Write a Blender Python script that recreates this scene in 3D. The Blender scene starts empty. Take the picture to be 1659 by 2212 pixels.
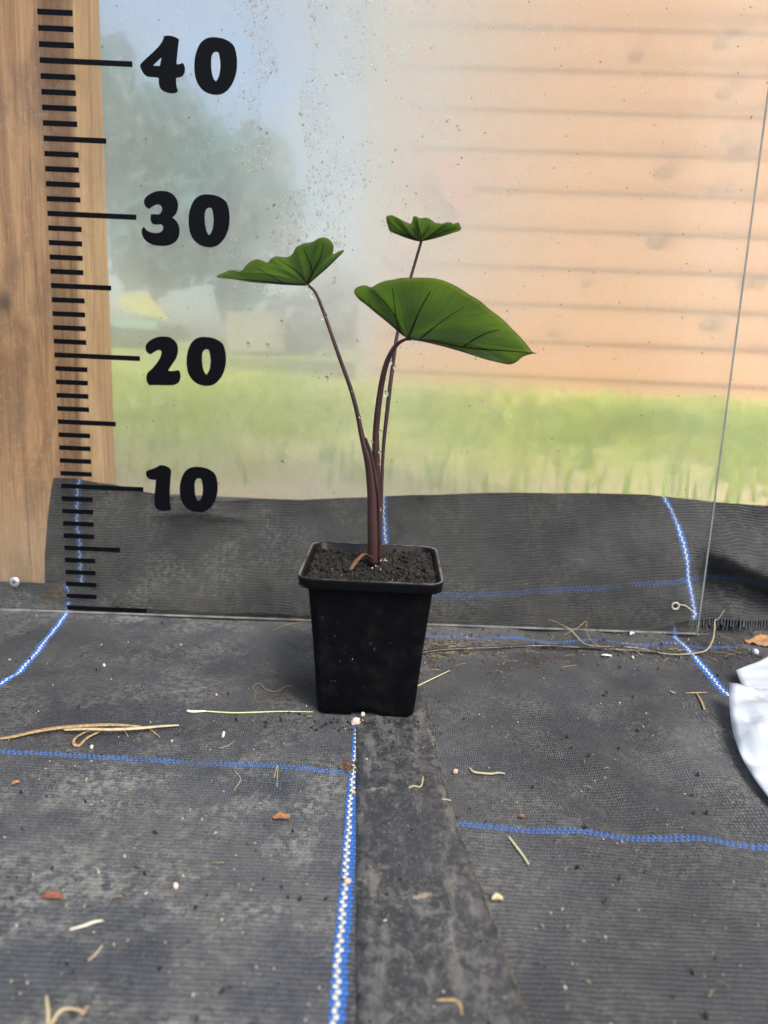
import bpy, bmesh, math, random
import numpy as np
from mathutils import Vector, Matrix, Euler, noise
from mathutils.bvhtree import BVHTree
random.seed(7); rng = np.random.default_rng(7)
S = 0.01                      # all lengths below are in centimetres, S turns them into metres
C = bpy.context.scene.collection
scene = bpy.context.scene

# ------------------------------------------------------------------ camera
CAM = np.array([25.19143, -56.54754, 21.43226])
ROT = Euler((math.pi/2 - 0.21561, -0.0439, 0.00876), 'XYZ')
F = 1597.0                    # focal length in units of a 1659 px wide picture
M3 = np.array(ROT.to_matrix())
cd = bpy.data.cameras.new('camera'); cam = bpy.data.objects.new('camera', cd); C.objects.link(cam)
cam.location = Vector(CAM)*S; cam.rotation_euler = ROT
cd.sensor_fit = 'HORIZONTAL'; cd.sensor_width = 36; cd.lens = 36*F/1659
cd.clip_start = 0.01; cd.clip_end = 500
cd.dof.use_dof = True; cd.dof.focus_distance = 0.46; cd.dof.aperture_fstop = 10.5
scene.camera = cam

# ------------------------------------------------------------------ light
SUN_AZ, SUN_EL = math.radians(146), math.radians(50)     # azimuth from +y towards +x
w = bpy.data.worlds.new('World'); scene.world = w; w.use_nodes = True
nt = w.node_tree; nt.nodes.clear()
sky = nt.nodes.new('ShaderNodeTexSky'); sky.sky_type = 'NISHITA'; sky.sun_disc = False
sky.sun_elevation = SUN_EL; sky.sun_rotation = SUN_AZ; sky.air_density = 1.0; sky.dust_density = 2.5
bg = nt.nodes.new('ShaderNodeBackground'); bg.inputs[1].default_value = 0.14
wo = nt.nodes.new('ShaderNodeOutputWorld')
nt.links.new(sky.outputs[0], bg.inputs[0]); nt.links.new(bg.outputs[0], wo.inputs[0])
sl = bpy.data.lights.new('sun', 'SUN'); sl.energy = 2.8; sl.angle = math.radians(30); sl.color = (1, .95, .87)
so = bpy.data.objects.new('sun', sl); C.objects.link(so)
sd = Vector((math.sin(SUN_AZ)*math.cos(SUN_EL), math.cos(SUN_AZ)*math.cos(SUN_EL), math.sin(SUN_EL)))
so.rotation_euler = sd.to_track_quat('Z', 'Y').to_euler(); so.location = (0, 0, 3)
scene.view_settings.view_transform = 'Standard'; scene.view_settings.look = 'None'
scene.view_settings.exposure = 0.85; scene.view_settings.gamma = 1
scene.cycles.use_denoising = True
scene.cycles.max_bounces = 10; scene.cycles.transparent_max_bounces = 12
scene.cycles.transmission_bounces = 8; scene.cycles.sample_clamp_indirect = 6

# ------------------------------------------------------------------ helpers
def un(u, v, ax, val):
    "point where the line of sight through (u, v) meets the plane axis=val, in cm"
    d = M3 @ np.array([(u-829.5)/F, -(v-1106)/F, -1.0]); t = (val-CAM[ax])/d[ax]
    return CAM + t*d
def tag(o, label=None, cat=None, group=None, kind=None):
    if label: o['label'] = label
    if cat: o['category'] = cat
    if group: o['group'] = group
    if kind: o['kind'] = kind
    return o
def empty(name, loc, label, cat, group=None):
    o = bpy.data.objects.new(name, None); C.objects.link(o); o.location = Vector(loc)*S
    o.empty_display_size = .01
    return tag(o, label, cat, group)
def mk(name, verts, faces, mat, parent=None, smooth=False, uv=None):
    "one mesh object, vertices in cm, world coordinates"
    me = bpy.data.meshes.new(name)
    me.from_pydata([tuple(float(c)*S for c in p) for p in verts], [], [tuple(int(i) for i in f) for f in faces])
    if uv is not None:
        l = me.uv_layers.new(name='UVMap')
        idx = np.empty(len(me.loops), dtype=np.int32); me.loops.foreach_get('vertex_index', idx)
        l.data.foreach_set('uv', np.asarray(uv, dtype=np.float32)[idx].ravel())
    if mat:
        for m in (mat if isinstance(mat, (list, tuple)) else [mat]): me.materials.append(m)
    if smooth: me.shade_smooth()
    o = bpy.data.objects.new(name, me); C.objects.link(o)
    if parent is not None:
        root = parent; off = Vector((0, 0, 0))
        while root is not None: off += root.location; root = root.parent
        o.parent = parent
        me.transform(Matrix.Translation(-off))
    return o
def settle(o):
    "put a single mesh object's origin at the base of its own shape"
    me = o.data; co = np.empty(len(me.vertices)*3, dtype=np.float32); me.vertices.foreach_get('co', co); co = co.reshape(-1, 3)
    c = Vector(((co[:, 0].min()+co[:, 0].max())/2, (co[:, 1].min()+co[:, 1].max())/2, co[:, 2].min()))
    me.transform(Matrix.Translation(-c)); o.location = c
    return o
def box(x0, x1, y0, y1, z0, z1):
    v = [(x, y, z) for z in (z0, z1) for y in (y0, y1) for x in (x0, x1)]
    f = [(0, 2, 3, 1), (4, 5, 7, 6), (0, 1, 5, 4), (2, 6, 7, 3), (0, 4, 6, 2), (1, 3, 7, 5)]
    return v, f
def merge(parts):
    V, Fc = [], []
    for v, f in parts:
        n = len(V); V += [tuple(p) for p in v]; Fc += [tuple(i+n for i in q) for q in f]
    return V, Fc
def tube(path, rad, n=8, flat=1.0, cap=True):
    P = [Vector(p) for p in path]; R = rad if hasattr(rad, '__len__') else [rad]*len(P)
    V, Fc = [], []
    t0 = (P[1]-P[0]).normalized()
    up = Vector((0, 0, 1)) if abs(t0.z) < .9 else Vector((0, 1, 0))
    nrm = t0.cross(up).normalized()
    for i, p in enumerate(P):
        t = (P[min(i+1, len(P)-1)]-P[max(i-1, 0)]).normalized()
        nrm = (nrm - t*nrm.dot(t)).normalized(); b = t.cross(nrm)
        for k in range(n):
            a = 2*math.pi*k/n
            V.append(p + nrm*math.cos(a)*R[i] + b*math.sin(a)*R[i]*flat)
    for i in range(len(P)-1):
        for k in range(n):
            Fc.append((i*n+k, i*n+(k+1) % n, (i+1)*n+(k+1) % n, (i+1)*n+k))
    if cap: Fc.append(tuple(range(n-1, -1, -1))); Fc.append(tuple(range((len(P)-1)*n, len(P)*n)))
    return V, Fc
def spline(pts, n, closed=False):
    "Catmull-Rom through pts, about n samples per span"
    P = [np.array(p, float) for p in pts]; out = []; m = len(P)
    for i in range(m if closed else m-1):
        g = lambda k: P[k % m] if closed else P[max(0, min(m-1, k))]
        a, b, c, d = g(i-1), g(i), g(i+1), g(i+2)
        for j in range(n):
            t = j/n
            out.append(.5*((2*b)+(c-a)*t+(2*a-5*b+4*c-d)*t*t+(3*b-a-3*c+d)*t**3))
    if not closed: out.append(P[-1])
    return out
def outline(pts, n=6):
    "closed curve through (x, y[, 'c']) points, sharp at those marked c"
    m = len(pts); cs = [i for i, p in enumerate(pts) if len(p) > 2]
    if not cs: return spline([p[:2] for p in pts], n, True)
    out = []
    for a, i in enumerate(cs):
        j = cs[(a+1) % len(cs)]
        seg = [pts[k % m][:2] for k in range(i, (j if j > i else j+m)+1)]
        out += spline(seg, n)[:-1]
    return out
def ico(c, r, sub=1, jit=0.0, sc=(1, 1, 1)):
    bm = bmesh.new(); bmesh.ops.create_icosphere(bm, subdivisions=sub, radius=1)
    rot = Euler([random.uniform(0, 6.28) for _ in range(3)]).to_matrix()
    V = []
    for v in bm.verts:
        p = Vector((v.co.x*sc[0], v.co.y*sc[1], v.co.z*sc[2])); p = rot @ p if sc != (1, 1, 1) or jit else p
        V.append(Vector(c)+p*r*(1+random.uniform(-jit, jit)))
    f = [tuple(v.index for v in q.verts) for q in bm.faces]; bm.free()
    return V, f
def ss(a, b, x):
    t = min(1, max(0, (x-a)/(b-a))); return t*t*(3-2*t)
def nz(x, y, z=0): return noise.noise(Vector((x, y, z)))

# ------------------------------------------------------------------ material helpers
class NT:
    def __init__(s, name):
        s.m = bpy.data.materials.new(name); s.m.use_nodes = True; s.t = s.m.node_tree; s.t.nodes.clear()
        s.out = s.n('ShaderNodeOutputMaterial')
    def n(s, typ, **k):
        o = s.t.nodes.new(typ)
        for a, b in k.items(): setattr(o, a, b)
        return o
    def put(s, sock, v):
        if isinstance(v, bpy.types.NodeSocket): s.t.links.new(v, sock)
        elif isinstance(v, (tuple, list)) and len(v) == 3 and sock.type == 'RGBA': sock.default_value = (*v, 1)
        else: sock.default_value = v
    def math(s, op, a, b=None, c=None, clamp=False):
        o = s.n('ShaderNodeMath', operation=op, use_clamp=clamp)
        for i, v in enumerate((a, b, c)):
            if v is not None: s.put(o.inputs[i], v)
        return o.outputs[0]
    def mix(s, f, a, b):
        o = s.n('ShaderNodeMix', data_type='RGBA'); s.put(o.inputs[0], f); s.put(o.inputs[6], a); s.put(o.inputs[7], b)
        return o.outputs[2]
    def shmix(s, f, a, b):
        o = s.n('ShaderNodeMixShader'); s.put(o.inputs[0], f); s.t.links.new(a, o.inputs[1]); s.t.links.new(b, o.inputs[2])
        return o.outputs[0]
    def noise(s, vec, scale, detail=4, rough=.55, dist=0):
        o = s.n('ShaderNodeTexNoise'); s.t.links.new(vec, o.inputs['Vector']); o.inputs['Scale'].default_value = scale
        o.inputs['Detail'].default_value = detail; o.inputs['Roughness'].default_value = rough; o.inputs['Distortion'].default_value = dist
        return o.outputs[0]
    def ramp(s, v, a, b):
        o = s.n('ShaderNodeMapRange', interpolation_type='SMOOTHSTEP'); s.put(o.inputs[0], v)
        o.inputs[1].default_value = a; o.inputs[2].default_value = b
        return o.outputs[0]
    def obj(s): return s.n('ShaderNodeNewGeometry').outputs['Position']
    def mapping(s, vec, scale=(1, 1, 1), loc=(0, 0, 0), rot=(0, 0, 0)):
        o = s.n('ShaderNodeMapping'); s.t.links.new(vec, o.inputs[0]); o.inputs[1].default_value = loc; o.inputs[2].default_value = rot; o.inputs[3].default_value = scale
        return o.outputs[0]
    def xyz(s, vec):
        o = s.n('ShaderNodeSeparateXYZ'); s.t.links.new(vec, o.inputs[0]); return o.outputs
    def bump(s, h, strength, dist=.001, base=None):
        o = s.n('ShaderNodeBump'); o.inputs['Strength'].default_value = strength; o.inputs['Distance'].default_value = dist
        s.put(o.inputs['Height'], h)
        if base is not None: s.t.links.new(base, o.inputs['Normal'])
        return o.outputs[0]
    def bsdf(s, col, rough=.6, spec=.5, normal=None, **k):
        o = s.n('ShaderNodeBsdfPrincipled'); s.put(o.inputs['Base Color'], col); s.put(o.inputs['Roughness'], rough)
        s.put(o.inputs['Specular IOR Level'], spec)
        if normal is not None: s.t.links.new(normal, o.inputs['Normal'])
        for a, b in k.items(): s.put(o.inputs[a.replace('_', ' ')], b)
        return o.outputs[0]
    def done(s, sh, disp=None): s.t.links.new(sh, s.out.inputs[0]); return s.m

def simple(name, col, rough=.6, spec=.4, var=.25, scale=400, bump=.3, dark=None, **k):
    t = NT(name); p = t.obj(); n = t.noise(p, scale, 5, .6)
    d = dark or tuple(c*(1-var) for c in col)
    return t.done(t.bsdf(t.mix(t.ramp(n, .3, .7), d, col), rough, spec, t.bump(n, bump, .0005), **k))

def weave(name, weft_rows, warp_stripes, base=(.039, .044, .054), dust=.5, sheen_rough=.42, relief=.0012, line=1.0, damp_shade=None, ps=.135, keep=.45):
    """black woven ground-cover cloth. UV in cm. weft_rows: v centres of the double blue lines,
    warp_stripes: u centres of the blue-white-white-blue bands"""
    t = NT(name); uvn = t.n('ShaderNodeUVMap'); uvn.uv_map = 'UVMap'; pos = t.obj()
    wob = t.n('ShaderNodeTexNoise'); t.t.links.new(uvn.outputs[0], wob.inputs['Vector']); wob.inputs['Scale'].default_value = .9; wob.inputs['Detail'].default_value = 2
    vm = t.n('ShaderNodeVectorMath', operation='MULTIPLY_ADD'); t.t.links.new(wob.outputs[1], vm.inputs[0]); vm.inputs[1].default_value = (.30, .26, 0)
    t.t.links.new(uvn.outputs[0], vm.inputs[2])
    x = t.xyz(vm.outputs[0]); u, v = x[0], x[1]
    PW, PV = .125, .23
    su = t.math('DIVIDE', u, PW); sv = t.math('DIVIDE', v, PV)
    fu = t.math('FRACT', su); fv = t.math('FRACT', sv)
    iu = t.math('FLOOR', su); iv = t.math('FLOOR', sv)
    par = t.math('FLOORED_MODULO', t.math('ADD', iu, iv), 2.0)      # 0 = warp on top, 1 = weft on top
    bu = t.math('SINE', t.math('MULTIPLY', fu, math.pi)); bv = t.math('SINE', t.math('MULTIPLY', fv, math.pi))
    hw = t.math('MULTIPLY', t.math('POWER', bu, .35), t.math('POWER', bv, .6))
    hf = t.math('MULTIPLY', t.math('POWER', bv, .35), t.math('POWER', bu, .6))
    hmix = t.n('ShaderNodeMix', data_type='FLOAT'); t.put(hmix.inputs[0], par); t.put(hmix.inputs[2], hw); t.put(hmix.inputs[3], t.math('MULTIPLY', hf, .8))
    h = hmix.outputs[0]
    comb = t.n('ShaderNodeCombineXYZ'); t.put(comb.inputs[0], iu); t.put(comb.inputs[1], iv)
    wn = t.n('ShaderNodeTexWhiteNoise', noise_dimensions='2D'); t.t.links.new(comb.outputs[0], wn.inputs[0])
    tone = t.math('MULTIPLY_ADD', wn.outputs[0], .9, .5)
    tone = t.math('MULTIPLY', tone, t.math('MULTIPLY_ADD', par, .45*relief/.0012, .75))
    col = t.mix(t.math('MULTIPLY', t.ramp(h, .1, .7), tone, clamp=True), (.011, .0115, .013), tuple(c*1.5 for c in base))
    # dust and pale scuffs
    n1 = t.noise(pos, 28, 6, .65); n2 = t.noise(pos, 300, 4, .7); n3 = t.noise(pos, 9, 6, .7, .8)
    dm = t.math('MULTIPLY', t.ramp(n1, .40, .66), t.ramp(n2, .38, .66))
    dm = t.math('MULTIPLY', dm, dust)
    col = t.mix(dm, col, (.22, .215, .195))
    col = t.mix(t.math('MULTIPLY', t.ramp(n3, .35, .7), .6*dust), col, (.105, .105, .10))
    n4 = t.noise(pos, 1500, 2, .5); grit = t.math('MULTIPLY', t.ramp(n4, .62, .70), t.ramp(n1, .35, .6))
    col = t.mix(t.math('MULTIPLY', grit, dust), col, (.30, .27, .20))
    n5 = t.noise(pos, 3.5, 4, .6); col = t.mix(t.math('MULTIPLY', t.ramp(n5, .46, .62), .55), col, (.012, .0125, .014))
    if damp_shade:  # damp patch, with the pot's contact shadow painted into the same dark colour
        d = t.n('ShaderNodeVectorMath', operation='DISTANCE'); t.t.links.new(t.mapping(pos, (1, .75, 0)), d.inputs[0]); d.inputs[1].default_value = (damp_shade[0]*S, damp_shade[1]*S*.75, 0)
        wet_shade = t.ramp(t.math('ADD', d.outputs['Value'], t.math('MULTIPLY', n1, .02)), (damp_shade[2]+1.6)*S, damp_shade[2]*S*.6)
        col = t.mix(t.math('MULTIPLY', wet_shade, .8), col, (.008, .008, .009))
    wear = t.ramp(n1, .28, .5)
    for vc in weft_rows:
        m = t.math('LESS_THAN', t.math('ABSOLUTE', t.math('SUBTRACT', v, round(vc/PV)*PV)), PV)
        m = t.math('MULTIPLY', t.math('MULTIPLY', m, par), t.ramp(hf, .25, .5))
        col = t.mix(t.math('MULTIPLY', t.math('MULTIPLY', m, wear), line), col, (.03, .13, .42))
    for uc in warp_stripes:
        PS = ps; us = t.math('SUBTRACT', u, uc)
        rp = t.math('MULTIPLY', t.math('SUBTRACT', t.math('FLOORED_MODULO', iv, 2.0), .5), PS)
        inside = t.math('LESS_THAN', t.math('ABSOLUTE', t.math('MULTIPLY_ADD', rp, .35, us)), 2*PS)
        dw = t.math('ABSOLUTE', t.math('MULTIPLY_ADD', rp, .55, us))
        isw = t.ramp(dw, .58*PS, .48*PS)
        gap = t.math('MULTIPLY', t.ramp(bv, .05, .35), t.math('ADD', isw, t.ramp(dw, .62*PS, .78*PS), clamp=True))
        c2 = t.mix(isw, (.02, .13, .46), (.60, .61, .58))
        c3 = t.mix(gap, (.012, .03, .09), c2)
        col = t.mix(t.math('MULTIPLY', inside, t.math('MULTIPLY_ADD', wear, 1-keep, keep)), col, c3)
    nb = t.bump(h, .75, relief)
    nb = t.bump(n2, .25, .0006, nb)
    t.done(t.bsdf(col, t.math('MULTIPLY_ADD', n2, .25, sheen_rough), .5, nb))
    return t.m

def wood_mat(name, c1, c2, c3, axis='Z', scale=1.0, knots=()):
    t = NT(name); p = t.obj()
    sc = {'Z': (60, 60, 3.0), 'X': (2.5, 40, 40)}[axis]
    q = t.mapping(p, tuple(s*scale for s in sc))
    g = t.noise(q, 1.0, 8, .65, 1.5); g2 = t.noise(p, 14, 5, .6, .6); g3 = t.noise(t.mapping(p, tuple(s*scale*4 for s in sc)), 1.0, 4, .6)
    col = t.mix(t.ramp(g, .3, .7), c1, c2)
    col = t.mix(t.math('MULTIPLY', t.ramp(g2, .45, .75), .6), col, c3)
    crack = t.math('LESS_THAN', g, .33)
    col = t.mix(t.math('MULTIPLY', crack, .5), col, tuple(c*.35 for c in c3))
    sp = t.noise(p, 900, 2, .5); dm = t.math('MULTIPLY', t.ramp(sp, .66, .74), t.ramp(t.noise(p, 25, 3), .4, .65))
    col = t.mix(t.math('MULTIPLY', dm, .6), col, (.5, .45, .38))
    for (kx, ky, kz, r) in knots:
        d = t.n('ShaderNodeVectorMath', operation='DISTANCE'); q2 = t.mapping(p, (1, 0, .75)); t.t.links.new(q2, d.inputs[0]); d.inputs[1].default_value = (kx*S, 0, kz*S*.75)
        col = t.mix(t.math('MULTIPLY', t.ramp(t.math('ADD', d.outputs['Value'], t.math('MULTIPLY', g, .006)), (r*S+.004), r*S*.4), .75), col, (.05, .028, .018))
    nb = t.bump(t.math('ADD', g, t.math('MULTIPLY', g3, .4)), .6, .0012)
    return t.done(t.bsdf(col, .75, .25, nb))

# ------------------------------------------------------------------ ground (fabric floor)
def path_x(pts):
    ys = [p[1] for p in pts]; xs = [p[0] for p in pts]
    o = np.argsort(ys); return lambda y: float(np.interp(y, np.array(ys)[o], np.array(xs)[o]))
LS = [un(*p, 2, -.5)[:2] for p in ((150, 1322), (128, 1352), (108, 1378), (80, 1418), (45, 1455), (0, 1482))]
LS = [(x, y) for x, y in LS]; LS.append((LS[-1][0]-2.0, LS[-1][1]-4)); LS.append((LS[-1][0]-3, -60.))
RS = [tuple(un(*p, 2, -.4)[:2]) for p in ((1455, 1330), (1463, 1385), (1490, 1412), (1530, 1450), (1575, 1492))]
RS.append((RS[-1][0]+1.5, RS[-1][1]-3)); RS.append((RS[-1][0]+2, -60.))
CS = [tuple(un(*p, 2, -.5)[:2]) for p in ((778, 1565), (773, 1640), (763, 1735), (754, 1900), (741, 2066), (733, 2212))]
CS.insert(0, (CS[0][0], 4.)); CS.append((CS[-1][0]-.4, -60.))
SL = [tuple(un(*p, 2, -.5)[:2]) for p in ((769, 1500), (769, 1700), (770, 1900), (772, 2212))]
SL.insert(0, (SL[0][0], 4.)); SL.append((SL[-1][0], -60.)); fs = path_x(SL)
fl, fr, fc = path_x(LS), path_x(RS), path_x(CS)
SEAM = 24.5
def strip_r(y): return float(np.interp(y, [-60, -36, -30, -25.6, -20, -8], [32.2, 30.9, 30.1, 29.35, 28.9, 28.3]))
def H(x, y):
    h = -.5
    h += .12*nz(x*.12, y*.15, 3) + .05*nz(x*.5, y*.5, 1)
    h += 1.2*math.exp(-(((x-36.5)/4.2)**2+((y+9.5)/4.0)**2))
    h += .5*math.exp(-(((x-44)/2.2)**2+((y+14.5)/5)**2))*(.8+.5*nz(x*.3, y*.3, 9))
    h -= .25*math.exp(-(((x-40.5)/1.4)**2+((y+13)/6)**2))
    h += .15*math.sin(x*1.1+y*.45+2*nz(x*.1, y*.1))*ss(30, 36, x)*ss(-32, -22, y)
    h += .35*math.exp(-(((x-8)/5)**2+((y+7)/3)**2)) + .3*math.exp(-(((x-17.5)/2.5)**2+((y+5)/3)**2))
    h += .45*ss(8, 45, x)*ss(-9, 0, y)
    r = max(abs(x-24.7), abs(y+12.1)); k = ss(3.2, 6.5, r)
    return -.5 + (h+.5)*k if r < 6.5 else h
def sheet(name, xs, ys, uvf, mat, lift=0.0, hf=None):
    V, U = [], []
    for y in ys:
        for x in xs:
            V.append((x, y, (hf or H)(x, y)+lift)); U.append(uvf(x, y))
    nx = len(xs); Fc = [(j*nx+i, j*nx+i+1, (j+1)*nx+i+1, (j+1)*nx+i) for j in range(len(ys)-1) for i in range(nx-1)]
    return mk(name, V, Fc, mat, None, True, U)
YL = float(un(400, 1641, 2, -.5)[1]); YR = float(un(1300, 1795, 2, -.5)[1]); YB = float(un(1100, 1380, 2, -.3)[1])
m_left = weave('woven_cloth_left', [0.0], [fl(-2.)], dust=1.0, relief=.0006, damp_shade=(20.6, -11.0, 2.6))
m_right = weave('woven_cloth_right', [0.0, YB-YR], [47.0], base=(.046, .049, .056), dust=.75, relief=.0008)
def uv_left(x, y):
    du = (fl(y)-fl(-2.))*math.exp(-((x-fl(y))/6)**2)
    bend = float(np.interp(x, [0, 12, 20, 24], [0.25, 0, -.05, -.35]))
    return (x-du, y-YL-bend*math.exp(-((y-YL)/4)**2))
def uv_right(x, y):
    du = (fr(y)-47.)*math.exp(-((x-fr(y))/5)**2)
    bend = float(np.interp(x, [29, 35, 40, 45], [0.12, 0.05, -.15, -.45]))
    return (x-du, y-YR-bend*math.exp(-((y-YR)/4)**2) + (YB-YR)*0)
base = mk('ground', *box(-260, 320, -160, 4.2, -6, -1.5), simple('soil_base', (.06, .045, .03)), None); tag(base, kind='structure')
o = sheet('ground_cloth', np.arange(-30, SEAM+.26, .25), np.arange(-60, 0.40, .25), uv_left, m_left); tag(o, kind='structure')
o = sheet('ground_cloth', np.arange(SEAM-1.5, 84, .25), np.arange(-60, 4.3, .25), uv_right, m_right, -.05); tag(o, kind='structure')

# smooth selvedge strip with the blue and white band beside it
t = NT('smooth_strip'); p = t.obj(); n1 = t.noise(p, 60, 6, .7); n2 = t.noise(p, 500, 3, .6); n3 = t.noise(p, 14, 3, .5)
sc = t.noise(t.mapping(p, (120, 30, 30), rot=(0, 0, .3)), 1.0, 6, .7)
n4 = t.noise(p, 170, 6, .75, .6); n5 = t.noise(p, 1300, 2, .5)
col = t.mix(t.math('MULTIPLY', t.ramp(n4, .42, .66), .75), (.018, .020, .024), (.115, .112, .105))
col = t.mix(t.math('MULTIPLY', t.ramp(n3, .45, .62), .65), col, (.026, .029, .035))
col = t.mix(t.math('MULTIPLY', t.ramp(sc, .52, .66), .55), col, (.15, .145, .13))
col = t.mix(t.math('MULTIPLY', t.ramp(n1, .60, .70), .8), col, (.26, .22, .16))
col = t.mix(t.math('MULTIPLY', t.ramp(n5, .64, .70), .6), col, (.32, .29, .22))
m_strip = t.done(t.bsdf(col, t.math('MULTIPLY_ADD', n1, .3, .35), .5, t.bump(n1, .25, .0008)))
V, Fc = [], []
ys = np.arange(-60, -5.9, .3)
for y in ys:
    xr = strip_r(y)+.05*nz(y*1.3, 5)
    for i in range(14):
        x = fs(y)+(xr-fs(y))*i/13
        zz = H(x, y)+.065
        V.append((x, y, zz))
for j in range(len(ys)-1):
    for i in range(13): Fc.append((j*14+i, j*14+i+1, (j+1)*14+i+1, (j+1)*14+i))
o = settle(mk('plastic_strip', V, Fc, m_strip, None, True))
md = o.modifiers.new('thick', 'SOLIDIFY'); md.thickness = .0004
we = [Vector((strip_r(y)+.05*nz(y*1.3, 5)-.03, y, H(strip_r(y), y)+.07)) for y in np.arange(-60, -9, .4)]
mk('worn_edge', *tube(we, [.03*max(.15, min(1, .55+1.2*nz(i*.35, 2))) for i in range(len(we))], 4), simple('worn_edge', (.22, .19, .15), .8, .2, var=.6), o, True)
tag(o, 'smooth dirty black plastic strip running from under the pot towards the viewer', 'strip')
V, Fc, U = [], [], []
for y in ys[:-1]:
    for i in range(5):
        x = fc(y)-.37+.74*i/4; V.append((x, y, H(x, y)+.03)); U.append((x-fc(y), y))
for j in range(len(ys)-2):
    for i in range(4): Fc.append((j*5+i, j*5+i+1, (j+1)*5+i+1, (j+1)*5+i))
m_band = weave('band_cloth', [], [0.0], dust=.25, ps=.17, keep=.8)
o = settle(mk('woven_band', V, Fc, m_band, None, True, U))
tag(o, 'narrow blue and white woven stripe along the left edge of the smooth strip', 'stripe')

# floor cloth turned up against the foot of the post
V, Fc, U = [], [], []
xs = np.arange(-30, 5.1, .25); zs = np.linspace(-.5, 1, 14)
for k, zt in enumerate(zs):
    for x in xs:
        top = 1.85 if x < 1.2 else 1.85*ss(4.8, 1.2, x)-.2*ss(1.2, 4.8, x)
        top += .06*nz(x*.8, 7)
        z = -.52+(top+.52)*k/13
        V.append((x, .36+.10*math.sin(k/13*3.1)+.04*nz(x, k*.3), z)); U.append((x-(fl(0)-fl(-2.)), .5+z-YL))
nx = len(xs)
Fc = [(j*nx+i, j*nx+i+1, (j+1)*nx+i+1, (j+1)*nx+i) for j in range(13) for i in range(nx-1)]
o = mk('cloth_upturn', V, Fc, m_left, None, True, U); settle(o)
tag(o, 'black woven cloth edge turned up at the foot of the wooden post', 'ground cloth')

# ------------------------------------------------------------------ cloth flap along the wall
prof = [(116, 1032), (180, 1035), (245, 1046), (298, 1060), (364, 1072), (413, 1079), (480, 1083), (549, 1079), (650, 1080), (750, 1075), (830, 1072), (1000, 1066), (1170, 1064), (1400, 1068), (1540, 1084), (1659, 1093)]
def ytop(x): return .5 + 3.6*ss(2.4, 9, x)
tx, tz = [], []
for u_, v_ in prof:
    yy = 3.
    for _ in range(12): q = un(u_, v_, 1, yy); yy = ytop(q[0])
    tx.append(q[0]); tz.append(q[2])
ledge = [un(*p, 1, .5) for p in ((116, 1032), (110, 1060), (103, 1120), (97, 1200), (97, 1256), (112, 1290))]
lz = [q[2] for q in ledge][::-1]; lx = [q[0] for q in ledge][::-1]
# course of the three blue-white bands on the flap (x as a function of z)
def band(pts, y): 
    q = [un(*p, 1, y) for p in pts]; q.sort(key=lambda a: a[2]); return [a[2] for a in q], [a[0] for a in q]
B1 = band([(176, 1036), (172, 1065), (170, 1120), (176, 1180), (180, 1250)], .55)
B2 = band([(832, 1073), (832, 1110), (838, 1172)], 3.2)
B3 = band([(1449, 1073), (1468, 1110), (1483, 1150), (1489, 1200), (1493, 1315)], 2.5)
HB = band([(0, 0)], 3)  # placeholder to keep helper signature
HL = [un(*p, 1, 1.2) for p in ((930, 1283), (1200, 1274), (1400, 1262), (1500, 1257), (1600, 1257), (1659, 1268))]
hx, hz = [18.]+[q[0] for q in HL], [-3.]+[q[2] for q in HL]
crease = [un(*p, 1, 1.5)[[0, 2]] for p in ((238, 1258), (300, 1200), (360, 1150), (400, 1138), (445, 1103))]
def segd(x, z):
    best = 9
    for a, b in zip(crease[:-1], crease[1:]):
        ab = b-a; t_ = max(0, min(1, np.dot(np.array([x, z])-a, ab)/np.dot(ab, ab))); best = min(best, float(np.hypot(*(a+ab*t_-np.array([x, z])))))
    return best
NZ = 64; xs = np.concatenate([np.linspace(0, 1, 9)[:-1], np.arange(1, 84, .25)])
V, Fc, U = [], [], []
for k in range(NZ):
    s = k/(NZ-1)
    for i, x in enumerate(xs):
        ztop = float(np.interp(x, tx, tz))
        zb = -.1 + 1.0*ss(46, 52, x)+.25*nz(x*.25, 3)*ss(46, 52, x)+.35*ss(56, 62, x)
        z = zb+(ztop-zb)*s
        X = x
        if x <= 4: # follow the ragged left edge, blending into the regular columns
            xe = float(np.interp(z, lz, lx)); X = xe+(4-xe)*(x/4)
        yb = .47+.30*ss(3, 7, x)+.55*ss(48, 56, x)
        y = yb+(ytop(X)-yb)*ss(.0, 1.0, s)
        y += (.55*nz(X*.22, z*.28, 2)+.22*nz(X*.7, z*.5, 5)+.08*nz(X*1.8, z*.9, 8))*ss(3, 8, X)*(1-.4*s)
        # rolled lip near the top, left part
        lip = math.exp(-((z-(7.55-.12*(X-9)**2*.12))/.45)**2)*ss(5, 8, X)*ss(15, 12, X); y -= .9*lip
        y -= .22*math.exp(-(segd(X, z)/.12)**2)
        # big fold at the right end
        y -= 2.2*math.exp(-((z-(7.4-.42*(X-51)))/1.5)**2)*ss(50, 54, X)
        y += 1.7*math.exp(-((z-(3.6-.15*(X-51)))/1.6)**2)*ss(49, 53, X)
        V.append((X, max(y, .46), z))
        uu = X
        for (bz, bx), c0 in ((B1, 1.9), (B2, 25.9), (B3, 49.9)):
            xc = float(np.interp(z, bz, bx)); wgt = math.exp(-((X-xc)/4)**2); uu -= (xc-c0)*wgt
        U.append((uu, z-float(np.interp(X, hx, hz))))
nx = len(xs)
Fc = [(j*nx+i, j*nx+i+1, (j+1)*nx+i+1, (j+1)*nx+i) for j in range(NZ-1) for i in range(nx-1)]
m_flap = weave('woven_cloth_wall', [0.0], [1.9, 25.9, 49.9], base=(.014, .015, .0165), dust=.5, line=.6)
flap = empty('wall_cloth', (27, .6, 0), 'black woven cloth flap standing against the foot of the plastic wall behind the board', 'ground cloth')
mk('cloth', V, Fc, m_flap, flap, True, U)
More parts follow.
